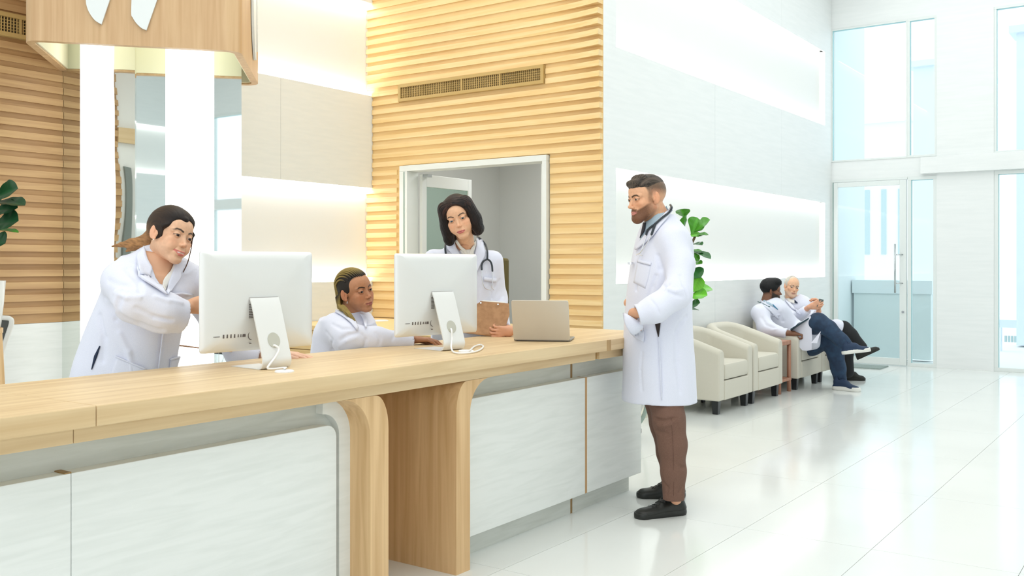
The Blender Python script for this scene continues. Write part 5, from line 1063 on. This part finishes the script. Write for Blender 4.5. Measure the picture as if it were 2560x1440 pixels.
# ---------------------------------------------------------------- standing man
def man_standing():
    rt = person(1665, 5.3, 'bearded man in long white coat and brown trousers standing at the counter end'); J = PD; Zr = (4.5, 6.0); base = SDF()
    V0 = _n(PD(1645, 661, 5.3)-CAM); V0[2] = 0; R0 = np.array([V0[1], -V0[0], 0]); face = -V0*math.cos(math.radians(62))-R0*math.sin(math.radians(62)); sh = np.cross(face, Uv)
    base.add(loft([(J(1647, 1001, 5.32), .215, .195), (J(1647, 940, 5.32), .215, .185), (J(1645, 870, 5.32), .21, .180), (J(1645, 800, 5.32), .20, .172), (J(1648, 740, 5.32), .195, .165), (J(1652, 690, 5.32), .20, .160), (J(1657, 640, 5.32), .205, .148), (J(1660, 600, 5.32), .205, .130), (J(1659, 572, 5.32), .17, .115), (J(1652, 550, 5.32), .10, .09), (J(1648, 536, 5.31), .06, .07)], sh, face)); tor = copyS(base)
    sl = [J(1680, 598, 5.16), J(1701, 660, 5.10), J(1692, 733, 5.02), J(1640, 772, 4.97), J(1593, 787, 4.97)]; sleeve(base, sl, [.078, .070, .074, .066, .054], .035, 0)
    slf = [J(1648, 600, 5.5), J(1640, 680, 5.55), J(1625, 730, 5.5), J(1582, 763, 5.42)]; sleeve(base, slf, [.078, .068, .062, .046], .035, 0)
    S = copyS(base)
    creases(S, base, [([(1646, 640), (1652, 675), (1661, 702)], .010, -1), ([(1640, 735), (1665, 722), (1672, 712)], .007, -1), ([(1660, 715), (1680, 735), (1705, 742)], .007, -1), ([(1668, 722), (1690, 728), (1712, 722)], .007, 1), ([(1625, 748), (1640, 765), (1650, 785)], .006, -1), ([(1700, 690), (1712, 720), (1720, 742)], .007, -1), ([(1596, 690), (1590, 730), (1592, 760)], .007, -1), ([(1652, 850), (1650, 900), (1652, 980)], .005, -1), ([(1690, 830), (1692, 900), (1700, 980)], .009, -1), ([(1606, 880), (1602, 930), (1604, 975)], .006, -1), ([(1716, 790), (1700, 810), (1690, 830)], .008, -1), ([(1615, 590), (1600, 640), (1592, 690)], .006, 1), ([(1640, 690), (1630, 720), (1622, 740)], .008, -1)], Zr)
    a = np.array(sl[-1]); dv = _n(np.array(sl[-2])-a); S.sub(cap(a-dv*.05, a+dv*.05, .045, .040), .004); S.disp = clothdisp(.0035, (8, 8, 3), 11); V, Fq = S.mesh(.006); addmesh('coat', V, Fq, COAT, rt)
    bc_ = np.array(lin('#6a4229'))
    def bmask(P):
        x, y, z = P.T; l = np.clip((-1.2-.50*(y-1)-z)/1.0, 0, 1)*np.clip((z+14.5+.35*np.clip(6-y, 0, 9))/1.2, 0, 1)*np.clip((y+.6)/1.5, 0, 1)*(.45+.55*np.clip((y-1)/4, 0, 1)); m = np.clip((2.75-np.abs(x))/.5, 0, 1)*np.clip((z+6.5)/.3, 0, 1)*np.clip((-4.45-.12*np.abs(x)-z)/.4, 0, 1)*(y > 8.2); sb = np.clip((1.6-np.abs(y-2.2))/1.0, 0, 1)*(np.abs(x) > 5)*np.clip((4-z)/2, 0, 1)*np.clip((z+4)/2, 0, 1)*.5
        return np.clip(np.maximum(np.maximum(l, m), sb)*(.85+.25*vnoise(P*4)), 0, .95)
    def smask(P): x, y, z = P.T; s = np.clip((z-.3+.25*np.clip(-y, 0, 9)*.6)/4.5, 0, 1)*np.clip((5.2-y-.35*(7-z))/1.0, 0, 1)*(np.abs(x) < 7.7); return np.clip(s*(.75+.4*vnoise(P*8)), 0, .88)
    hd = Head(J(1618, 494, 5.27), -58, -9, 1, 1.09, skin='#e2ad88', lips='#c88275', brow='#503a2a', iris='#4a3a2a', female=False, neck=J(1650, 562, 5.31), gaze=(-4, -14), browt=.32, beard=(bc_, bmask), scalp=(np.array(lin('#4f4338')), smask), lipf=.8)
    # beard volume
    hd.S.add(ell((0, 7.4, -9.4), (3.0, 2.4, 2.6)), 1.2)
    h1 = SDF(); wr = J(1583, 783, 5.02); chain(h1, [J(1600, 781, 4.98), wr], [.028, .026]); hand(h1, wr, _n(-R0*.05-Uv*.95+V0*.25), _n(V0*.8+R0*.6), (.5, .5, .5, .5), sc=.70, side=-1, thumb=(.6, .6, .3)); h2 = SDF(); wr2 = J(1570, 757, 5.38); chain(h2, [J(1585, 763, 5.42), wr2], [.026, .024]); hand(h2, wr2, _n(-Uv*.9+R0*.25), _n(R0), (.5, .5, .5, .5), sc=.75, side=1, thumb=(.5, .4, .2))
    core = SDF(); chain(core, [J(1652, 930, 5.3), J(1650, 800, 5.32), J(1658, 640, 5.32), J(1650, 562, 5.31)], [.09, .11, .1, .05]); chain(core, [J(1658, 610, 5.32), J(1690, 620, 5.16), J(1692, 733, 5.02), J(1604, 783, 4.98)], [.06, .04, .04, .028]); chain(core, [J(1658, 610, 5.32), J(1645, 680, 5.52), J(1625, 730, 5.5), J(1580, 765, 5.42)], [.06, .04, .04, .025])
    chain(core, [J(1655, 940, 5.3), J(1664, 1000, 5.24), J(1672, 1050, 5.17), J(1683, 1160, 5.14), J(1690, 1247, 5.13)], [.07, .05, .05, .04, .032]); chain(core, [J(1655, 940, 5.3), J(1654, 1000, 5.41), J(1663, 1060, 5.46), J(1674, 1130, 5.5), J(1686, 1215, 5.54)], [.07, .05, .045, .04, .03])
    V, Fq, C = mcombine([hd.mesh(), skinmesh(h1, .003, '#dba583'), skinmesh(h2, .003, '#dba583'), skinmesh(core, .01, '#dba583')]); addmesh('body', V, Fq, SKIN, rt, C); hd.eyes(rt)
    Hs = SDF(); Hs.add(ell((0, -.6, 5.2), (7.0, 9.6, 6.6))); Hs.add(cap((-3.5, 6.8, 8.0), (3.5, 6.8, 8.0), 1.5), 1.5); Hs.add(cap((-3, 3, 9.3), (3, 3, 9.3), 2.2), 2); Hs.add(cap((-4.5, 5.2, 6.8), (-5.5, 2.5, 6.6), 1.3), 1)
    Hs.sub(ell((0, 11.5, -1.0), (10, 6.4, 7.4)), .4); Hs.sub(ell((0, 0, -3.5), (12, 14, 8.9)), .5)
    Hs.disp = lambda P: ((streak(hflow(P, 2.4, .8, 2), (1, .3, 1))-.5)*.5).astype(f32); V, Fq = Hs.mesh(.2); n = streak(hflow(V, 3, .8, 2), (1, .3, 1), 3); w = np.clip((n-.35)/.5, 0, 1)[:, None]; C = np.array(lin('#2e2823'))*(1-w)+np.array(lin('#6a5c50'))*w; addmesh('hair', hd.wor(V), Fq, HAIR, rt, C)
    nk = copyS(base); nk.add(cap(J(1650, 562, 5.31), J(1630, 530, 5.3), .060, .058), .02)
    patch('shirt_collar', nk, [[(1663, 517), (1645, 532), (1628, 548), (1613, 556)], [(1668, 527), (1652, 545), (1634, 562), (1614, 578)]], .010, .005, BLUESH, rt, Zr, 12, 6)
    patch('shirt', nk, [[(1612, 556), (1606, 580), (1600, 603)], [(1622, 556), (1614, 580), (1603, 603)]], .004, .004, BLUESH, rt, Zr, 8, 4); patch('tie', nk, [[(1612, 556), (1608, 575), (1603, 596)], [(1618, 556), (1616, 575), (1606, 590)]], .014, .006, M('navy_tie', lin('#1d2230'), .7), rt, Zr, 10, 4)
    patch('lapel', nk, [[(1674, 522), (1650, 547), (1628, 572), (1612, 592), (1590, 622)], [(1680, 530), (1658, 560), (1636, 590), (1616, 608), (1592, 626)]], .016, .008, COAT, rt, Zr, 16, 6)
    patch('chest_pocket', base, [[(1595, 648), (1612, 653), (1630, 657)], [(1594, 655), (1611, 660), (1628, 664)]], .008, .006, COAT, rt, Zr, 8, 3); patch('chest_pocket', base, [[(1594, 655), (1588, 685), (1584, 706)], [(1628, 664), (1622, 695), (1614, 722)]], .0035, .004, COAT, rt, Zr, 8, 8)
    tp = copyS(tor); tp.add(ell(J(1583, 806, 5.05), (.055, .055, .065)), .03)
    patch('pocket', tp, [[(1562, 782), (1576, 791), (1590, 800), (1610, 812)], [(1562, 800), (1576, 822), (1592, 838), (1612, 840)], [(1568, 815), (1578, 832), (1592, 846), (1611, 856)]], .014, .006, COAT, rt, Zr, 10, 8)
    patch('coat_slit', tor, [[(1637, 790), (1638, 812), (1645, 842)], [(1653, 790), (1651, 812), (1647, 842)]], .004, .004, M('dark_trouser_gap', lin('#2a1f1c'), .8), rt, Zr, 10, 4); patch('shirt_gap', tor, [[(1643, 785), (1650, 790)], [(1648, 797), (1656, 800)]], .006, .004, BLUESH, rt, Zr, 5, 4)
    patch('side_seam', tor, [[(1646, 842), (1650, 920), (1653, 1000)], [(1648, 842), (1652, 920), (1655, 1000)]], .006, .006, COAT, rt, Zr, 14, 3)
    sr = root('stethoscope', tuple(J(1640, 560, 5.1)), 'grey stethoscope around the neck of the standing bearded man', 'stethoscope')
    line_on('tube', nk, [(1668, 520), (1675, 527), (1668, 538), (1655, 552), (1643, 566)], Zr, .0062, .024, RUB, sr); line_on('spring_arm', nk, [(1643, 566), (1633, 572), (1626, 580), (1623, 590)], Zr, .006, .022, RUB, sr); line_on('spring_arm', nk, [(1643, 566), (1641, 577), (1637, 590)], Zr, .006, .022, RUB, sr)
    line_on('ear_tube', nk, [(1623, 590), (1616, 612), (1608, 633), (1598, 639)], Zr, .0026, .018, STEEL2, sr); line_on('ear_tube', nk, [(1636, 590), (1624, 612), (1608, 637), (1613, 641)], Zr, .0026, .020, STEEL2, sr)
    p = J(1577, 658, 5.3); MB().lathe(tuple(p), [(.001, -.008), (.016, -.006), (.016, .006), (.001, .008)], 14).build('chest_piece', STEEL2, sr)
    TR = noisy('brown_denim', lin('#6d4f42'), lin('#795a4b'), (1, 1, 1), 300, .85, .1, 2)
    T = SDF(); chain(T, [J(1662, 985, 5.24), J(1672, 1050, 5.17), J(1682, 1115, 5.15), J(1684, 1180, 5.14), J(1685, 1243, 5.13)], [.100, .083, .074, .064, .058], .03); T.op(0, cap(J(1650, 1062, 5.12), J(1690, 1050, 5.10), .012), .02); T0 = copyS(T)
    creases(T, T0, [([(1636, 1046), (1660, 1052), (1690, 1045)], .007, -1), ([(1642, 1078), (1665, 1083)], .007, -1), ([(1645, 1065), (1675, 1062)], .007, 1), ([(1695, 1160), (1706, 1172), (1712, 1168)], .007, -1), ([(1660, 1205), (1672, 1222), (1668, 1236)], .006, -1), ([(1706, 1215), (1698, 1232)], .006, -1)], (4.8, 5.4)); T.disp = clothdisp(.003, (14, 14, 9), 4); V, Fq = T.mesh(.005); V[:, 2] = np.maximum(V[:, 2], float(J(1685, 1248, 5.13)[2])); addmesh('trouser_leg', V, Fq, TR, rt)
    line_on('seam', T0, [(1676, 1022), (1679, 1060), (1683, 1120), (1684, 1180), (1684, 1240)], (4.8, 5.4), .0010, .0005, M('seam_brown', lin('#624538'), .8), rt)
    T = SDF(); chain(T, [J(1650, 985, 5.40), J(1662, 1060, 5.46), J(1674, 1130, 5.5), J(1682, 1205, 5.53)], [.098, .08, .07, .058], .03); T.disp = clothdisp(.003, (14, 14, 9), 4); V, Fq = T.mesh(.007); addmesh('trouser_leg', V, Fq, TR, rt)
    shoe(rt, PZ(1714, 1283, 0), PZ(1585, 1297, 0), BLK, .03); shoe(rt, PZ(1712, 1243, 0), PZ(1591, 1243, 0), BLK, .03)
# ---------------------------------------------------------------- seated men
JEAN = noisy('blue_denim', lin('#1c3049'), lin('#28425e'), (1, 1, 1), 14, .8, .05, 3); NAVYS = M('navy_shoe', lin('#1d3350'), .7); WSOLE = M('white_sole', lin('#e4e4de'), .6); BLKS = M('black_shoe', lin('#23241f'), .7)
def man_jeans():
    rt = person(1960, 10.8, 'seated man with black hair and beard in a white coat and blue jeans, legs crossed'); J = PD; Zr = (9.6, 11.6); base = SDF()
    base.add(loft([(J(1985, 868, 10.85), .23, .19), (J(1972, 840, 10.85), .21, .17), (J(1945, 808, 10.85), .20, .145), (J(1926, 779, 10.85), .205, .130), (J(1919, 762, 10.85), .17, .12), (J(1916, 752, 10.85), .09, .09)], _n(Rv*.75-Fv*.66), Fv))
    base.add(cap(J(1985, 855, 10.8), J(2030, 845, 10.5), .15, .13), .06)
    base.add(cap(J(1925, 775, 10.85), J(1902, 783, 10.70), .095, .09), .06); sleeve(base, [J(1900, 784, 10.66), J(1914, 820, 10.56), J(1968, 834, 10.42)], [.090, .080, .058], .06, .0); sleeve(base, [J(1950, 775, 11.0), J(1985, 815, 10.9), J(2010, 822, 10.6)], [.085, .07, .055], .04, .0)
    S = copyS(base); creases(S, base, [([(1905, 795), (1915, 812), (1935, 820)], .012, -1), ([(1950, 785), (1958, 805), (1962, 820)], .010, -1), ([(1930, 825), (1945, 822)], .009, 1)], Zr); S.disp = clothdisp(.006, (7, 7, 5), 3); V, Fq = S.mesh(.011); addmesh('coat', V, Fq, COAT, rt)
    # hanging coat flap beside the thigh
    fl = [J(1978, 824, 10.44), J(2002, 806, 10.36), J(2027, 790, 10.27), J(2030, 840, 10.26), J(2029, 874, 10.26), J(2018, 877, 10.30), J(2006, 876, 10.34), J(1994, 862, 10.38)]; n = len(fl); MB().add(fl+[p+Fv*.015 for p in fl], [tuple(range(n))[::-1], tuple(range(n, 2*n))]+[(i, (i+1) % n, n+(i+1) % n, n+i) for i in range(n)]).build('coat_flap', COAT, rt)
    f2 = [J(2052, 829, 10.1), J(2045, 850, 10.1), J(2043, 858, 10.1), J(2029, 857, 10.15)]; n = 4; MB().add(f2+[p+Fv*.012 for p in f2], [tuple(range(n))[::-1], tuple(range(n, 2*n))]+[(i, (i+1) % n, n+(i+1) % n, n+i) for i in range(n)]).build('coat_flap', COAT, rt)
    bd = np.array(lin('#15110f'))
    def bm_(P): x, y, z = P.T; return np.clip((-1.0-.45*(y-1)-z)/1.0, 0, 1)*np.clip((z+12.2+.3*np.clip(6-y, 0, 9))/1.2, 0, 1)*np.clip((y+.3)/1.2, 0, 1)*.93
    def sm_(P): x, y, z = P.T; return np.clip((z+2.5+.4*np.clip(-y, 0, 9))/3, 0, 1)*np.clip((5.0-y-.3*(7-z))/1.0, 0, 1)*(np.abs(x) < 7.7)*.93
    hd = Head(J(1927, 726, 10.85), 98, -4, 3, 1.08, skin='#7d5540', lips='#6a4038', brow='#150f0c', iris='#150d08', female=False, neck=J(1916, 766, 10.86), beard=(bd, bm_), scalp=(bd, sm_), h=.005); hd.S.add(ell((0, 7.4, -9.4), (2.8, 2.3, 2.6)), 1.2)
    h1 = SDF(); wr = J(1985, 834, 10.38); chain(h1, [J(1962, 832, 10.42), wr], [.034, .03]); hand(h1, wr, _n(Rv*.9-Uv*.12-Fv*.25), -Uv, (1.25, 1.25, 1.25, 1.25), .0, .95, 1, (.8, .2, .5)); core = SDF(); chain(core, [J(1980, 850, 10.8), J(1930, 790, 10.85), J(1916, 764, 10.86)], [.1, .1, .05]); chain(core, [J(1922, 785, 10.82), J(1902, 786, 10.67), J(1914, 820, 10.56), J(1964, 833, 10.42)], [.05, .04, .035, .03])
    V, Fq, C = mcombine([hd.mesh(), skinmesh(h1, .006, '#7f5842'), skinmesh(core, .02, '#7d5540')]); addmesh('body', V, Fq, SKIN, rt, C); hd.eyes(rt)
    Hs = SDF(); Hs.add(ell((0, -1.3, 4.4), (8.3, 10.3, 8.9))); Hs.add(ell((0, 3.4, 8.6), (6.6, 6.6, 4.6)), 2); Hs.sub(ell((0, 13.5, -2.0), (12, 9.0, 9.2)), .5); Hs.sub(ell((0, 6, -7.5), (13, 11.5, 9.0)), .5); Hs.disp = lambda P: ((vnoise(P*2.5)-.5)*.5).astype(f32); V, Fq = Hs.mesh(.4); addmesh('hair', hd.wor(V), Fq, HAIR, rt, np.tile(np.array(lin('#0e0e10')), (len(V), 1)))
    nk = copyS(base); nk.add(cap(J(1916, 766, 10.86), J(1922, 745, 10.86), .065), .03); patch('shirt_collar', nk, [[(1905, 747), (1918, 753), (1931, 761)], [(1904, 751), (1916, 758), (1932, 767)]], .006, .006, BLUESH, rt, Zr, 8, 4); patch('tie', nk, [[(1932, 760), (1944, 772)], [(1933, 766), (1945, 775)]], .008, .006, M('teal_tie', lin('#3f86a8'), .6), rt, Zr, 5, 3)
    sr = root('stethoscope', tuple(J(1900, 757, 10.7)), 'dark green stethoscope tube on the shoulders of the seated man in jeans', 'stethoscope'); line_on('tube', nk, [(1896, 755), (1908, 761), (1917, 766), (1924, 768)], Zr, .006, .006, M('green_rubber', lin('#2f5f5f'), .4), sr)
    patch('lapel', nk, [[(1903, 750), (1925, 768), (1948, 795)], [(1901, 757), (1921, 776), (1946, 799)]], .010, .008, COAT, rt, Zr, 10, 4); patch('chest_pocket', base, [[(1930, 788), (1950, 786)], [(1931, 791), (1951, 789)]], .008, .006, COAT, rt, Zr, 6, 3)
    T = SDF(); chain(T, [J(2000, 836, 10.75), J(2046, 806, 10.30), J(2072, 822, 10.22), J(2104, 852, 10.12), J(2118, 864, 10.10)], [.115, .098, .085, .068, .062], .04); T.disp = clothdisp(.005, (8, 8, 8), 2); V, Fq = T.mesh(.011); addmesh('jeans_leg', V, Fq, JEAN, rt)
    T = SDF(); chain(T, [J(1998, 862, 10.85), J(2030, 862, 10.6), J(2074, 848, 10.42), J(2088, 880, 10.42), J(2096, 920, 10.43), J(2102, 951, 10.44)], [.115, .112, .098, .086, .074, .066], .04); T.disp = clothdisp(.005, (8, 8, 8), 2); V, Fq = T.mesh(.011); addmesh('jeans_leg', V, Fq, JEAN, rt)
    h_ = PZ(2084, 973, 0); t_ = PZ(2150, 980, 0); shoe(rt, h_, t_, NAVYS, .045, False, .055, .09, WSOLE); shoe(rt, J(2108, 886, 10.08), J(2175, 882, 10.0)+Uv*.015, NAVYS, .04, False, .055, .085, WSOLE)
    V0 = [J(1976, 822, 10.34), J(2028, 790, 10.28), J(2032, 791, 10.5), J(1982, 823, 10.55)]; ar = root('folder', tuple(V0[0]), 'dark blue folder lying on the lap of the seated man in jeans', 'folder'); MB().add(V0+[p-Uv*.018 for p in V0], [(0, 1, 2, 3), (7, 6, 5, 4)]+[(i, 4+i, 4+(i+1) % 4, (i+1) % 4) for i in range(4)]).build('cover', M('folder_dark', lin('#12303c'), .5), ar)
def man_grey():
    rt = person(2010, 11.5, 'seated grey-haired man in a white coat and black trousers looking at a phone'); J = PD; Zr = (10.4, 12.4); base = SDF()
    base.add(loft([(J(2030, 850, 11.5), .22, .18), (J(2018, 820, 11.5), .22, .175), (J(1998, 790, 11.5), .215, .16), (J(1984, 766, 11.5), .21, .14), (J(1980, 752, 11.5), .16, .11), (J(1980, 744, 11.5), .09, .09)], _n(Rv*.85-Fv*.5), Fv))
    sleeve(base, [J(1961, 770, 11.35), J(1985, 802, 11.15), J(2018, 774, 10.95)], [.085, .075, .055], .04, .0); sleeve(base, [J(2004, 768, 11.6), J(2035, 800, 11.4), J(2046, 782, 11.05)], [.08, .07, .055], .04, .0); base.add(cap(J(2035, 840, 11.4), J(2092, 818, 11.05), .14, .095), .06)
    S = copyS(base); S.disp = clothdisp(.007, (7, 7, 5), 6); V, Fq = S.mesh(.012); addmesh('coat', V, Fq, COAT, rt)
    gr = np.array(lin('#c9c4b8')); hd = Head(J(1979, 716, 11.45), 22, -6, -10, 1.06, skin='#e8b894', lips='#c08a78', brow='#6e665c', iris='#3a2c22', female=False, neck=J(1980, 756, 11.5), gaze=(10, -18), h=.005, scalp=(gr, lambda P: np.clip((P[:, 2]+.5)/2, 0, 1)*np.clip((3.8-P[:, 1]-.1*(7-P[:, 2]))/1.5, 0, 1)*(np.abs(P[:, 0]) < 7.7)*.85), beard=(np.array(lin('#cdb9a8')), lambda P: np.clip((-5-P[:, 2])/1.5, 0, 1)*(P[:, 1] > 0)*(P[:, 2] > -11)*.4), bag=1)
    h1 = SDF(); chain(h1, [J(2012, 776, 10.98), J(2022, 768, 10.9)], [.03, .028]); hand(h1, J(2024, 767, 10.88), _n(Rv*.85+Uv*.35-Fv*.1), _n(Fv), (.5, .5, .6, .7), .1, 1.1, -1, (.8, .4, .4)); h2 = SDF(); chain(h2, [J(2046, 784, 11.0), J(2047, 778, 10.95)], [.03, .028]); hand(h2, J(2047, 776, 10.94), _n(Uv*.9-Rv*.05), _n(-Rv), (.7, .7, .7, .7), .1, 1.05, 1, (.7, .5, .3)); core = SDF(); chain(core, [J(2020, 830, 11.5), J(1990, 780, 11.5), J(1980, 756, 11.5)], [.1, .1, .05]); chain(core, [J(1985, 780, 11.5), J(1985, 800, 11.2), J(2014, 775, 10.97)], [.06, .04, .025]); chain(core, [J(1990, 780, 11.5), J(2035, 798, 11.4), J(2046, 783, 11.0)], [.06, .04, .025])
    V, Fq, C = mcombine([hd.mesh(), skinmesh(h1, .006, '#e2a887'), skinmesh(h2, .006, '#e2a887'), skinmesh(core, .02, '#e2a887')]); addmesh('body', V, Fq, SKIN, rt, C); hd.eyes(rt)
    Hs = SDF(); Hs.add(ell((0, -1.5, 3.6), (7.7, 9.7, 8.4))); Hs.sub(ell((0, 11.0, -1.5), (12, 9.6, 10.2)), .5); Hs.sub(ell((0, 5.5, 7.5), (5.6, 7.5, 6)), .5); Hs.sub(ell((0, 6, -9), (13, 11.5, 9.4)), .5); V, Fq = Hs.mesh(.4); addmesh('hair', hd.wor(V), Fq, HAIR, rt, np.tile(gr, (len(V), 1)))
    nk = copyS(base); nk.add(cap(J(1980, 756, 11.5), J(1980, 740, 11.5), .06), .03); patch('shirt_collar', nk, [[(1964, 738), (1976, 748), (1987, 752)], [(1963, 743), (1974, 756), (1987, 760)]], .02, .01, SHIRT, rt, Zr, 8, 4); patch('tie', nk, [[(1987, 750), (1995, 758)], [(1986, 756), (1992, 759)]], .02, .01, NAVY, rt, Zr, 5, 3); patch('lapel', nk, [[(1966, 746), (1980, 762), (2004, 784)], [(1962, 752), (1978, 772), (2003, 788)]], .02, .01, COAT, rt, Zr, 10, 4)
    T = SDF(); chain(T, [J(2050, 850, 11.4), J(2108, 822, 11.05), J(2125, 838, 11.0), J(2152, 868, 10.95)], [.115, .085, .08, .07], .04); V, Fq = T.mesh(.012); addmesh('trouser_leg', V, Fq, BLKC, rt)
    T = SDF(); chain(T, [J(2050, 858, 11.5), J(2100, 852, 11.2), J(2113, 880, 11.15), J(2120, 930, 11.15)], [.115, .1, .085, .068], .04); V, Fq = T.mesh(.012); addmesh('trouser_leg', V, Fq, BLKC, rt)
    shoe(rt, PZ(2113, 950, 0), PZ(2160, 951, 0), BLKS, .03, False, .052, .08); h_ = J(2148, 898, 10.93); t_ = J(2196, 876, 10.85)
    shoe(rt, h_, t_, BLKS, .03, False, .058, .075)
    ph = root('phone', tuple(J(2044, 757, 10.85)), 'dark phone held by the grey-haired seated man', 'phone'); a = J(2041, 766, 10.86); b = J(2048, 747, 10.88); w = J(2051, 768, 10.9)-a; V = [a, a+w, b+w, b]; nn = _n(np.cross(w, b-a))*.009; MB().add(V+[p+nn for p in V], [(0, 1, 2, 3), (7, 6, 5, 4)]+[(i, 4+i, 4+(i+1) % 4, (i+1) % 4) for i in range(4)]).build('phone_body', M('phone_dark', lin('#56605c'), .2), ph)
    pp = [a+w*.08+(b-a)*.05-nn*.05, a+w*.92+(b-a)*.05-nn*.05, a+w*.92+(b-a)*.95-nn*.05, a+w*.08+(b-a)*.95-nn*.05]; MB().add(pp+[p-nn*.05 for p in pp], [(0, 1, 2, 3), (7, 6, 5, 4)]).build('screen', M('phone_screen', lin('#7a8f92'), .1), ph)
woman_braids(); woman_clipboard(); man_standing(); man_jeans(); man_grey()
